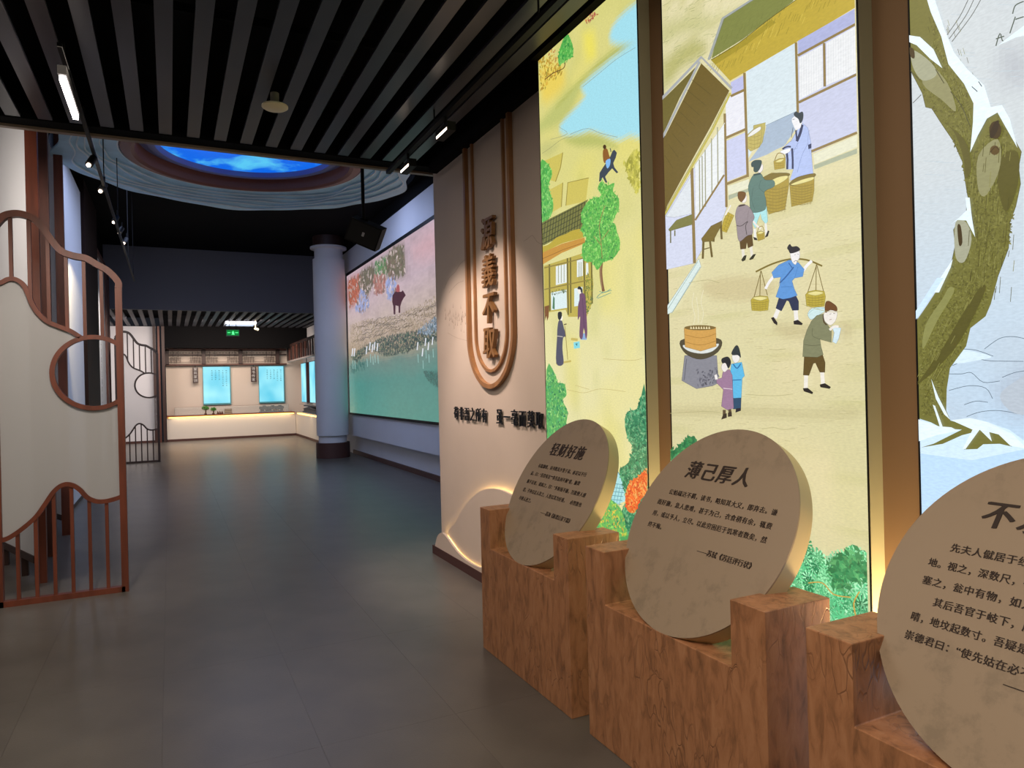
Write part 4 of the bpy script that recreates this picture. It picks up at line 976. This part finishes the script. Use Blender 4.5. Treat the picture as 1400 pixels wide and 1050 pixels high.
f.P('G', '#4a1f28', "234,398 250,378 276,382 284,374 298,398 286,414 278,430 272,450 271,482 264,482 263,450 249,446 248,490 240,489 238,450 233,430")
f.P('G', '#b05a5a', "250,378 258,348 266,352 268,380", 1)
f.mb.build('picture', attr_mat('screen_picture', .88, .1, 6), vw)
# column
co = thing('round_column', 'thick pale round column with a dark plinth beside the video wall', 'column'); cx, cyy = 3.28, 16.0
MB().lathe([(.35, .50), (.35, 4.44)], cx, cyy, 48).build('shaft', WHITEW, co, True)
MB().lathe([(0, .50), (.35, .50), (.31, .49), (.31, .34), (0, .34)], cx, cyy, 48).build('base_neck', WHITEW, co, True)
MB().lathe([(0, .34), (.37, .34), (.37, 0)], cx, cyy, 48).build('plinth', SKIRT, co, True)
MB().lathe([(.35, 4.44), (.31, 4.45), (.31, 4.66), (.40, 4.68), (.40, 4.72), (0, 4.72)], cx, cyy, 48).build('capital', WHITEW, co, True)
MB().lathe([(.34, 4.72), (.34, 4.95)], cx, cyy, 32).build('top_collar', WOODD, co, True)
# hanging loudspeaker
sp = thing('hanging_loudspeaker', 'black loudspeaker hanging on a pole from the high ceiling', 'loudspeaker')
SPK = mat('speaker_black', '#08080a', .7, spec=.2)
q0 = on_y(500, 319, 7.0); qt = on_y(492, 232, 7.0); pc = Vector((q0[0], 7.0, q0[1]))
MB().tube((pc.x - .02, 7.0, pc.z + .12), (pc.x - .02, 7.0, 4.95), .018, 10).build('pole', SPK, sp, True)
so = MB().quadbox(-.165, .165, -.10, .10, -.115, .115).build('cabinet', SPK, sp); so.matrix_world = Matrix.Translation(pc) @ Matrix.Rotation(math.radians(-22), 4, 'Z') @ Matrix.Rotation(math.radians(24), 4, 'Y') @ Matrix.Rotation(math.radians(20), 4, 'X')
bo = MB().quadbox(-.012, .012, -.103, -.10, -.02, .02).build('badge', mat('badge_grey', '#9a9aa0', .4), sp); bo.matrix_world = so.matrix_world
g_ = MB().quadbox(-.15, .15, -.1015, -.10, -.10, .10).build('grille', BLKMET, sp); g_.matrix_world = so.matrix_world
box('bracket', SPK, pc.x - .06, pc.x + .02, 6.97, 7.03, pc.z + .10, pc.z + .14, sp)

# bulkhead and the far room shell
struct(box('wall_back', DARKW, -2.3, 4.3, 18.4, 18.55, 3.49, 4.95))
ce2 = struct(box('ceiling', BLACK, -3.2, 4.4, 18.5, 25.3, 3.95, 4.0))
so = MB().quadbox(-.05, .05, -2.85, 2.85, 0, .035).build('ceiling_slat', mat('far_slat_paint', '#3a3a42', .55), ce2); so.location = (-2.2, 21.4, 3.6)
for i in range(1, 29):
    o = so.copy(); COL.objects.link(o); o.parent = ce2; o.location = (-2.2 + .225 * i, 21.4, 3.6)
struct(box('trim_4', BLACK, -.2, 4.4, 24.30, 24.42, 2.93, 3.95))
struct(box('wall_back', mat('far_wall', '#cdbfb2', .8), -.1, 4.4, 25.2, 25.3, 0, 3.6))
struct(box('wall_back', WHITEW, -3.2, -.35, 24.45, 24.6, 0, 3.6))
struct(box('wall_right', WHITEW, 4.2, 4.3, 18.4, 25.3, 0, 3.6))
struct(box('wall_left', WHITEW, -3.2, -3.1, 18.5, 25.3, 0, 3.6))
struct(box('wall_left', DARKW, -3.2, -1.3, 18.4, 18.5, 0, 3.6))
struct(box('baseboard_back', SKIRT, -3.1, -.35, 24.42, 24.45, 0, .07))

# ------------------------------------------------------------------ left side: tall fins
VINK = mat('panel_ink', '#5a5a60', .8)


def fin(x, y, i):
    t = thing('tall_partition_fin', ['nearest', 'second', 'third'][i] + ' tall white slanted partition with a red-brown post, behind the wooden screen', 'partition', group='tall white partitions on the left')
    box('post', WOOD if i != 1 else WOODM, x - .045, x + .04, y - .03, y + .03, 0, 4.9, t)
    d = Vector((-.39, .92)).normalized(); nn_ = Vector((d.y, -d.x)); a = Vector((x - .03, y + .03)); b = a + d * 1.05; h = .02
    q = [a + nn_ * h, b + nn_ * h, b - nn_ * h, a - nn_ * h]
    fix_normals(MB().prism([tuple(p) for p in q], 'z', .22, 4.88).build('board', WHITEP, t)); q2 = [a + nn_ * .03, b + nn_ * .03, b - nn_ * .03, a - nn_ * .03]
    fix_normals(MB().prism([tuple(p) for p in q2], 'z', .16, .22).build('bottom_rail', WOODD, t))
    for s_ in (.35, .95):
        c = a + d * s_; box('leg', WOODD, c.x - .025, c.x + .025, c.y - .025, c.y + .025, 0, .16, t)
    return t, a, d, nn_


for i, (x, y) in enumerate(((-.985, 6.95), (-1.05, 8.04), (-1.055, 9.165))):
    t, a, d, nn_ = fin(x, y, i)
    if i == 0:
        for q, s_ in enumerate(('嘉祐元年举进士', '苏洵字明允眉山人')):
            for r, ch in enumerate(s_):
                p = a + d * (.22 + .15 * q) + nn_ * .0215; text_obj('character', ch, .07, VINK, t, (p.x, p.y, 2.62 - r * .085), (-d.x, -d.y, 0), (0, 0, 1), .0003)
# side wall sections along the left
wp = thing('left_wall_panel', 'pale tall wall panel streaked by warm light beyond the fins', 'wall panel')
box('board', WHITEP, -1.26, -1.2, 10.5, 12.86, .06, 4.72, wp); box('foot', WOODD, -1.26, -1.2, 10.5, 12.86, 0, .06, wp)
tag(box('wood_clad_pier', mat('pier_wood', '#26140f', .7, noise=.3, nscale=5, stretch=(4, 4, .5), spec=.2), -1.4, -1.15, 12.87, 15.0, 0, 4.94), 'dark brown wood-clad pier on the left wall', 'pier')
for i, (y0, y1, zt) in enumerate(((15.01, 17.6, 4.35), (17.75, 18.38, 4.2))):
    t = thing('framed_wall_panel', ['wide', 'narrow'][i] + ' white framed wall panel with brown frame at the end of the left side', 'wall panel', group='framed panels on the left wall')
    box('board', WHITEP, -1.27, -1.23, y0 + .08, y1 - .08, .1, zt - .1, t)
    for a_, b_, c_, d_ in ((y0, y1, zt - .1, zt), (y0, y1, 0, .1)): box('rail', WOODM, -1.3, -1.19, a_, b_, c_, d_, t)
    for a_ in (y0, y1 - .08): box('stile', WOODM, -1.3, -1.19, a_, a_ + .08, .1, zt - .1, t)
    if i == 0:
        for q in range(2):
            for r, ch in enumerate('一门父子三词客千古文章四大家'[:13]):
                text_obj('character', ch, .12, VINK, t, (-1.2285, 15.35 + q * 1.0, 2.5 - r * .15), (0, 1, 0), (0, 0, 1), .0003)
struct(box('wall_left', BLACK, -1.45, -1.3, 10.5, 18.5, 0, 4.95))

# ------------------------------------------------------------------ curved wooden screens
def fabric_mat():
    m = bpy.data.materials.new('sheer_fabric'); m.use_nodes = True; nt = m.node_tree; N = nt.nodes.new; L = nt.links.new
    out = nt.nodes['Material Output']; nt.nodes.remove(nt.nodes['Principled BSDF'])
    d = N('ShaderNodeBsdfDiffuse'); d.inputs[0].default_value = (*lin('#c9c8c8'), 1); tr_ = N('ShaderNodeBsdfTranslucent'); tr_.inputs[0].default_value = (*lin('#c9c6c0'), 1)
    tp = N('ShaderNodeBsdfTransparent'); m1 = N('ShaderNodeMixShader'); m1.inputs[0].default_value = .35; m2 = N('ShaderNodeMixShader'); m2.inputs[0].default_value = .25
    L(d.outputs[0], m1.inputs[1]); L(tr_.outputs[0], m1.inputs[2]); L(m1.outputs[0], m2.inputs[1]); L(tp.outputs[0], m2.inputs[2]); L(m2.outputs[0], out.inputs[0]); return m


FAB = fabric_mat(); SY = 6.30
q = lambda s, ox, oy, k: [on_y(ox + a / k, oy + b / k, SY) for a, b in PT(s)]
topc = q("-14,230 10,168 60,150 110,153 160,172 200,210 240,265 290,325 350,350 410,362 460,390 520,425 565,475 580,505", 0, 250, 3.5)
midc = q("-12,490 10,478 40,463 75,463 110,485 135,530 155,580 185,625 230,665 290,690 340,710 385,738", 0, 250, 3.5)
lowc = q("20,692 38,685 100,645 170,585 215,525 260,460 300,430 340,428 380,450 420,490 460,507 500,508 545,498 590,483", 0, 540, 3.5)
xr = -.345; xl = -1.152
cl = on_y(69.4, 509, SY); ct = on_y(128, 461, SY); cb = on_y(130, 558, SY); cr_ = (ct[1] - cb[1]) / 2; cz = (ct[1] + cb[1]) / 2; cx_ = cl[0] + cr_ + .01
t = thing('wooden_screen', 'near tall wooden screen with wavy rails, round opening and sheer fabric', 'screen', group='curved wooden screens')
topc[0] = (xl, topc[0][1]); topc[-1] = (xr, topc[-1][1]); tops = smoothpts(topc, 6)
MB().ribbon(tops, .048, 'y', SY - .03, SY + .03).build('top_rail', WOOD, t)
mids = smoothpts([(xl, midc[0][1])] + midc[1:], 6); lows = smoothpts([(xl, lowc[0][1])] + lowc[1:-1] + [(xr, lowc[-1][1])], 6)
MB().ribbon(mids, .032, 'y', SY - .025, SY + .025).build('middle_rail', WOOD, t)
MB().ribbon(lows, .032, 'y', SY - .025, SY + .025).build('lower_rail', WOOD, t)
a1 = math.acos(max(-1, min(1, (xr - cx_) / cr_))); arc = [(cx_ + cr_ * math.cos(a), cz + cr_ * math.sin(a)) for a in [a1 + (2 * math.pi - 2 * a1) * k / 48 for k in range(49)]]
MB().ribbon(arc, .034, 'y', SY - .025, SY + .025).build('round_rail', WOOD, t)
box('stile', WOOD, xr - .024, xr + .024, SY - .03, SY + .03, 0, topc[-1][1], t); box('stile', WOOD, xl - .024, xl + .024, SY - .03, SY + .03, 0, topc[0][1], t)
box('bottom_rail', WOOD, xl, xr, SY - .03, SY + .03, 0, .042, t)


def at_x(path, x):
    for (a, b), (c, d) in zip(path, path[1:]):
        if min(a, c) <= x <= max(a, c) and a != c: return b + (d - b) * (x - a) / (c - a)
    return None


for k in range(1, 7):
    x = xl + (xr - xl) * k / 7
    zl = at_x(lows, x); box('slat', WOOD, x - .012, x + .012, SY - .015, SY + .015, .04, zl, t)
    zu = at_x(tops, x); zm = at_x(mids, x)
    if x > mids[-1][0]: zm = cz + math.sqrt(max(0, cr_ ** 2 - (x - cx_) ** 2))
    box('slat', WOOD, x - .012, x + .012, SY - .015, SY + .015, zm, zu, t)
# fabric outline: middle rail, round opening, right stile, lower rail
im = max(k for k, p in enumerate(arc) if p[0] <= cx_ and p[1] >= cz and abs(p[0] - mids[-1][0]) < 1) if False else None
ia = min(range(len(arc)), key=lambda k: (arc[k][0] - mids[-1][0]) ** 2 + (arc[k][1] - mids[-1][1]) ** 2)
poly = mids + arc[ia:] + [(xr, lows[-1][1])] + lows[::-1]
fix_normals(MB().prism(poly, 'y', SY - .002, SY + .002).build('fabric', FAB, t))
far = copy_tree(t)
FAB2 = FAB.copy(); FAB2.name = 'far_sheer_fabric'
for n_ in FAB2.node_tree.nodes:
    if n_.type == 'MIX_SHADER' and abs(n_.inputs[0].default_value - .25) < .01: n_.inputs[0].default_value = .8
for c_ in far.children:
    me = c_.data.copy(); me.materials.clear(); me.materials.append(FAB2 if c_.name.startswith('fabric') else mat('backlit_dark_wood', '#2a1a18', .5)); c_.data = me  # same wood as the near screen, coloured dark to look backlit
far['label'] = 'far backlit curved wooden screen beside the exhibition counter'; far.location = (-.24 - xr, 17.6 - SY, 0)

# ------------------------------------------------------------------ far room furniture
CW = mat('counter_white', '#d2cac0', .6); CT = mat('counter_top_wood', '#7a3c28', .45)
STR = emis('counter_strip', '#ffc060', 8)
t = thing('display_counter', 'long white display counter across the back with a glowing top edge', 'counter')
box('body', CW, -.1, 3.79, 24.45, 25.15, .07, .72, t); box('top', CT, -.1, 3.76, 24.38, 25.19, .775, .80, t); box('upstand', CW, -.1, 3.79, 24.55, 25.15, .72, .775, t)
box('plinth', SKIRT, -.1, 3.79, 24.43, 25.15, 0, .07, t); box('light_strip', STR, -.05, 3.74, 24.47, 24.50, .735, .75, t)
area('counter_glow', (1.85, 24.40, .768), (1.85, 24.43, 0), 3.6, .03, 6, (1, .7, .35))
t = thing('display_counter', 'white display counter along the right wall of the far room', 'counter')
box('body', CW, 3.80, 4.19, 18.8, 24.44, .07, .72, t); box('top', mat('glass_top_grey', '#8a9496', .2), 3.77, 4.19, 18.8, 24.37, .775, .80, t); box('upstand', CW, 3.88, 4.19, 18.8, 24.44, .72, .775, t)
box('plinth', SKIRT, 3.79, 4.19, 18.8, 24.42, 0, .07, t); box('light_strip', STR, 3.815, 3.845, 18.9, 24.3, .735, .75, t)
area('counter_glow', (3.765, 21.6, .768), (3.79, 21.6, 0), .03, 5.2, 6, (1, .7, .35))
GLASS = mat('case_glass', '#dfe8e4', .05, alpha=.12)


def case(label, x0, x1, y0, y1, z1):
    t = thing('glass_case', label, 'display case', group='low glass cases on the counters'); e = .008
    box('front_pane', GLASS, x0, x1, y0, y0 + .006, .80, z1, t); box('top_pane', GLASS, x0, x1, y0, y1, z1 - .006, z1, t)
    m = MB()
    for a, b, c, d in ((x0, x1, y0, y0 + e), (x0, x1, y1 - e, y1), (x0, x0 + e, y0, y1), (x1 - e, x1, y0, y1)): m.quadbox(a, b, c, d, z1, z1 + e)
    for a in (x0, x1 - e): m.quadbox(a, a + e, y0, y0 + e, .8, z1)
    m.build('edge_profile', mat('case_edge', '#a8988c', .4), t)


case('long low glass case on the back counter', .12, 3.6, 24.62, 25.1, 1.05); case('low glass case on the right-hand counter', 3.84, 4.15, 19.6, 24.0, 1.05)
CY = bpy.data.materials.new('cyan_light_box'); CY.use_nodes = True; nt = CY.node_tree; b = nt.nodes['Principled BSDF']; tc = nt.nodes.new('ShaderNodeTexCoord'); gr = nt.nodes.new('ShaderNodeTexNoise'); gr.inputs['Scale'].default_value = 1.2; nt.links.new(tc.outputs['Object'], gr.inputs[0]); rp = nt.nodes.new('ShaderNodeValToRGB'); rp.color_ramp.elements[0].position = .3; rp.color_ramp.elements[1].position = .7
rp.color_ramp.elements[0].color = (*lin('#5cc8e4'), 1); rp.color_ramp.elements[1].color = (*lin('#a8f0fa'), 1); nt.links.new(gr.outputs['Fac'], rp.inputs[0]); nt.links.new(rp.outputs[0], b.inputs['Emission Color']); b.inputs['Emission Strength'].default_value = 1.05; b.inputs['Base Color'].default_value = (.02, .05, .06, 1)
CYE = mat('light_box_side_teal', '#4c8c96', .5); CINK = mat('box_ink', '#2c5a66', .8)
for i, (x0, x1) in enumerate(((.985, 1.832), (2.716, 3.55))):
    t = thing('cyan_text_panel', ['left', 'right'][i] + ' glowing cyan text panel on the back wall', 'light box', group='glowing cyan panels in the far room')
    box('case', CYE, x0, x1, 25.118, 25.196, 1.10, 2.36, t); box('lit_face', CY, x0 + .01, x1 - .03, 25.112, 25.118, 1.15, 2.35, t)
    for q in range(5):
        for r in range(8 if q > 2 else 5):
            text_obj('character', '东坡居士文章独步天下清风明月江上'[(q * 3 + r) % 15], .05, CINK, t, (x0 + .25 + q * .11, 25.1115, 2.2 - r * .07), (1, 0, 0), (0, 0, 1), .0003) if not (i == 1 and r > 5) else None
for i, (y0, y1) in enumerate(((23.65, 24.5), (22.05, 22.95), (20.6, 21.5))):
    t = thing('cyan_text_panel', ['farthest', 'middle', 'nearest'][i] + ' of the glowing cyan panels on the right wall of the far room', 'light box', group='glowing cyan panels in the far room')
    box('case', mat('panel_case_dark', '#3a1f24', .5), 4.02, 4.19, y0 - .16, y1, 1.1, 2.42, t); box('lit_face', CY, 4.012, 4.02, y0, y1, 1.12, 2.4, t); box('hanger', BLKMET, 4.08, 4.1, y0 + .2, y0 + .24, 2.42, 2.6, t)
# frieze with lattice
def lattice(m, fx, u0, u1, z0, z1):
    w_ = .012; step = (u1 - u0)
    def H(a, b, z): fx(m, a, b, z - w_ / 2, z + w_ / 2)
    def V(u, a, b): fx(m, u - w_ / 2, u + w_ / 2, a, b)
    zm = z0 + .16
    H(u0, u1, zm + .12); H(u0, u1, z0 + .05)
    for c in (.12, .28, .72, .88):
        u = u0 + step * c; V(u - .05, z0 + .02, zm + .06); V(u + .05, z0 + .02, zm + .06); H(u - .09, u + .09, zm + .03); H(u - .09, u + .09, z0 + .1); V(u, z0 + .1, z1)


t = thing('lattice_frieze', 'dark lattice frieze with posts above the back counter', 'frieze'); xs_ = [-.06, 1.02, 2.15, 3.33]
fx = lambda m, a, b, c, d: m.quadbox(a, b, 25.05, 25.07, c, d)
for a, b in zip(xs_, xs_[1:] + [3.62]):
    if b - a < .5: continue
    m = MB(); lattice(m, fx, a + .06, b - .06, 2.46, 2.86)
    for k in range(10): m.quadbox(a + .08 + k * (b - a - .16) / 10, a + .08 + k * (b - a - .16) / 10 + .05, 25.05, 25.07, 2.80, 2.815)
    m.build('lattice_panel', WOODD, t)
for a in xs_: box('post', WOODD, a - .06, a + .06, 25.0, 25.1, 2.42, 2.92, t)
box('top_rail', WOODM, -.1, 3.62, 25.0, 25.12, 2.88, 2.95, t); box('bottom_rail', WOODM, -.1, 3.62, 25.0, 25.12, 2.40, 2.445, t); box('middle_rail', WOODD, -.1, 3.62, 25.04, 25.09, 2.735, 2.765, t)
t = thing('lattice_frieze', 'dark lattice frieze hanging over the right-hand counter', 'frieze')
box('top_rail', WOODD, 3.63, 3.69, 19.4, 24.95, 2.98, 3.05, t); box('bottom_rail', mat('frieze_pale', '#a89c98', .5), 3.63, 3.69, 19.4, 24.95, 2.47, 2.52, t)
for k in range(15):
    y = 19.45 + k * .39; box('baluster', WOODM if k % 2 else WOODD, 3.645, 3.675, y, y + .17, 2.52, 2.98, t)
struct(box('trim_5', WHITEW, 3.56, 3.9, 18.9, 19.35, 2.47, 3.62))
for i, (x0, x1) in enumerate(((.68, .84), (2.46, 2.63))):
    t = thing('hanging_sign', ['left', 'right'][i] + ' small dark vertical hanging sign beside a cyan panel', 'sign', group='vertical name signs on the back wall')
    box('board', WOODD, x0, x1, 25.0, 25.04, 1.83, 2.34, t); box('hanger', BLKMET, x0 + .07, x0 + .09, 25.01, 25.03, 2.34, 2.398, t)
    for r, ch in enumerate('家风家训'[:4] if i == 0 else '诗书传家'): text_obj('character', ch, .11, mat('sign_white', '#c8c8c8', .6), t, (x0 + .025, 24.998, 2.235 - r * .122), (1, 0, 0), (0, 0, 1), .0003)
# objects on the back counter
LG = mat('leaf_green', '#4f8a3c', .6); TRK = mat('bark_brown', '#4a3322', .8)
for i, (x, y, h, r) in enumerate(((1.02, 24.62, .30, .11), (1.25, 24.6, .24, .09))):
    t = thing('miniature_tree', ['left', 'right'][i] + ' miniature green tree on the back counter', 'plant', group='miniature trees on the back counter')
    MB().tube((x, y, .80), (x + .01, y, .8 + h * .6), .018, 8).build('trunk', TRK, t, True)
    m = MB()
    for k in range(150):
        a, b_ = random.uniform(0, 6.28), random.uniform(-1, 1); rr = r * random.uniform(.5, 1); c = Vector((x + rr * math.cos(a) * math.sqrt(1 - b_ * b_), y + .6 * rr * math.sin(a) * math.sqrt(1 - b_ * b_), .8 + h * .72 + rr * .6 * b_))
        u = Vector((random.uniform(-1, 1), random.uniform(-1, 1), random.uniform(-1, 1))).normalized() * .03; v = u.orthogonal().normalized() * .015; j = len(m.v); m.v += [tuple(c - u), tuple(c + v), tuple(c + u), tuple(c - v)]; m.f.append((j, j + 1, j + 2, j + 3))
    m.build('foliage', LG, t)['kind'] = 'stuff'
    MB().lathe([(0, .80), (.03, .80), (.045, .835), (0, .835)], x, y, 12).build('pot', TRK, t)
for i, x in enumerate((1.38, 1.445, 1.51)):
    t = tag(MB().lathe([(0, .80), (.022, .80), (.032, .83), (.028, .86), (.012, .875), (.015, .90), (0, .905)], x, 24.56, 14).build('figurine', mat('figurine_clay', '#5c3a30', .6), None, True), ['left', 'middle', 'right'][i] + ' of three tiny dark figurines between tree and books', 'figurine', 'tiny figurines on the back counter')
for i in range(5):
    z = .80 + i * .034; dx = (.0, .012, -.01, .008, 0)[i]
    t = thing('book', ['bottom', 'second lowest', 'middle', 'second highest', 'topmost'][i] + ' dark brown book of the stack on the back counter', 'book', group='stacked books on the back counter')
    box('cover', mat('book_brown', '#4c322c', .7), 1.58 + dx, 1.80 + dx, 24.50, 24.60, z, z + .006, t); box('cover', MC['book_brown'], 1.58 + dx, 1.80 + dx, 24.50, 24.60, z + .027, z + .033, t); box('pages', mat('book_pages', '#a89a84', .8), 1.585 + dx, 1.795 + dx, 24.503, 24.6, z + .006, z + .027, t)
# scale model of a house
def model(label, x0, x1, y0, y1, seed):
    t = thing('building_model', label, 'model', group='dark building models on the counters'); g = mat('model_grey', '#3c3e48', .7)
    box('base', g, x0, x1, y0, y1, .80, .83, t); box('hall', g, x0 + .03, x1 - .03, y0 + .04, y1 - .04, .83, .92, t)
    pts = [(y0, .915), (y1, .915), ((y0 + y1) / 2 + .02, 1.0), ((y0 + y1) / 2 - .02, 1.0)]; fix_normals(MB().prism(pts, 'x', x0, x1).build('roof', mat('model_roof', '#2c2e38', .7), t))
    n = max(3, int((x1 - x0) / .09)); 
    for k in range(n):
        u = x0 + .06 + (x1 - x0 - .14) * k / n
        if k % 3 == seed % 3: box('window', mat('model_window', '#b8b4b0', .6), u, u + .035, y0 + .036, y0 + .04, .86, .89, t)
    for k in (.15, .5, .8): box('gable', g, x0 + (x1 - x0) * k, x0 + (x1 - x0) * k + .08, y0 + .03, y1 - .03, .99, 1.03, t)


model('dark grey model house at the right of the back counter', 2.68, 3.45, 24.64, 24.95, 1); model('dark grey model house inside the right-hand case', 3.88, 4.12, 21.2, 23.6, 2)
# posts where the screen wall meets the counter
for i, (x0, x1) in enumerate(((-.44, -.36), (-.31, -.25), (-.2, -.115))):
    tag(box('corner_post', WOODD if i != 1 else WOODM, x0, x1, 24.28, 24.40, 0, 3.6), ['left', 'middle', 'right'][i] + ' of three dark brown posts left of the back counter', 'post', 'dark posts left of the counter')
# exit sign, ceiling light, camera
t = thing('exit_sign', 'green running-man emergency sign hanging from the far ceiling', 'sign')
box('panel', emis('exit_green', '#0a8a3c', .8), 1.39, 1.69, 20.0, 20.03, 3.02, 3.16, t); box('frame', mat('sign_frame', '#8a8f8a', .4), 1.375, 1.705, 20.005, 20.04, 3.0, 3.18, t); box('rod', BLKMET, 1.45, 1.46, 20.01, 20.03, 3.18, 3.6, t); box('rod', BLKMET, 1.62, 1.63, 20.01, 20.03, 3.18, 3.6, t)
GR = emis('exit_bright', '#5cf090', 1.6); m = MB()
m.quadbox(1.41, 1.48, 19.995, 20.0, 3.085, 3.1).quadbox(1.60, 1.67, 19.995, 20.0, 3.085, 3.1); m.tube((1.545, 19.997, 3.125), (1.545, 19.994, 3.125), .013, 10); m.prism([(1.52, 3.11), (1.56, 3.11), (1.575, 3.08), (1.565, 3.06), (1.58, 3.035), (1.56, 3.03), (1.545, 3.055), (1.525, 3.035), (1.505, 3.04), (1.53, 3.07), (1.515, 3.09)], 'y', 19.994, 19.999); m.build('pictogram', GR, t)
t = thing('ceiling_light', 'flat white ceiling fitting above the exit sign', 'lamp'); box('panel', emis('fitting_white', '#c8d8f0', .8), 1.55, 2.3, 22.0, 22.6, 3.49, 3.5, t); box('casing', mat('fitting_case', '#aab4c4', .5), 1.5, 2.35, 21.95, 22.65, 3.5, 3.58, t)
t = thing('security_camera', 'small white camera on the far ceiling right of the exit sign', 'camera'); MB().tube((2.3, 21.9, 3.36), (2.36, 21.75, 3.33), .035, 10).build('body', CREAM, t, True); MB().tube((2.31, 21.88, 3.38), (2.31, 21.88, 3.6), .012, 8).build('stem', CREAM, t)
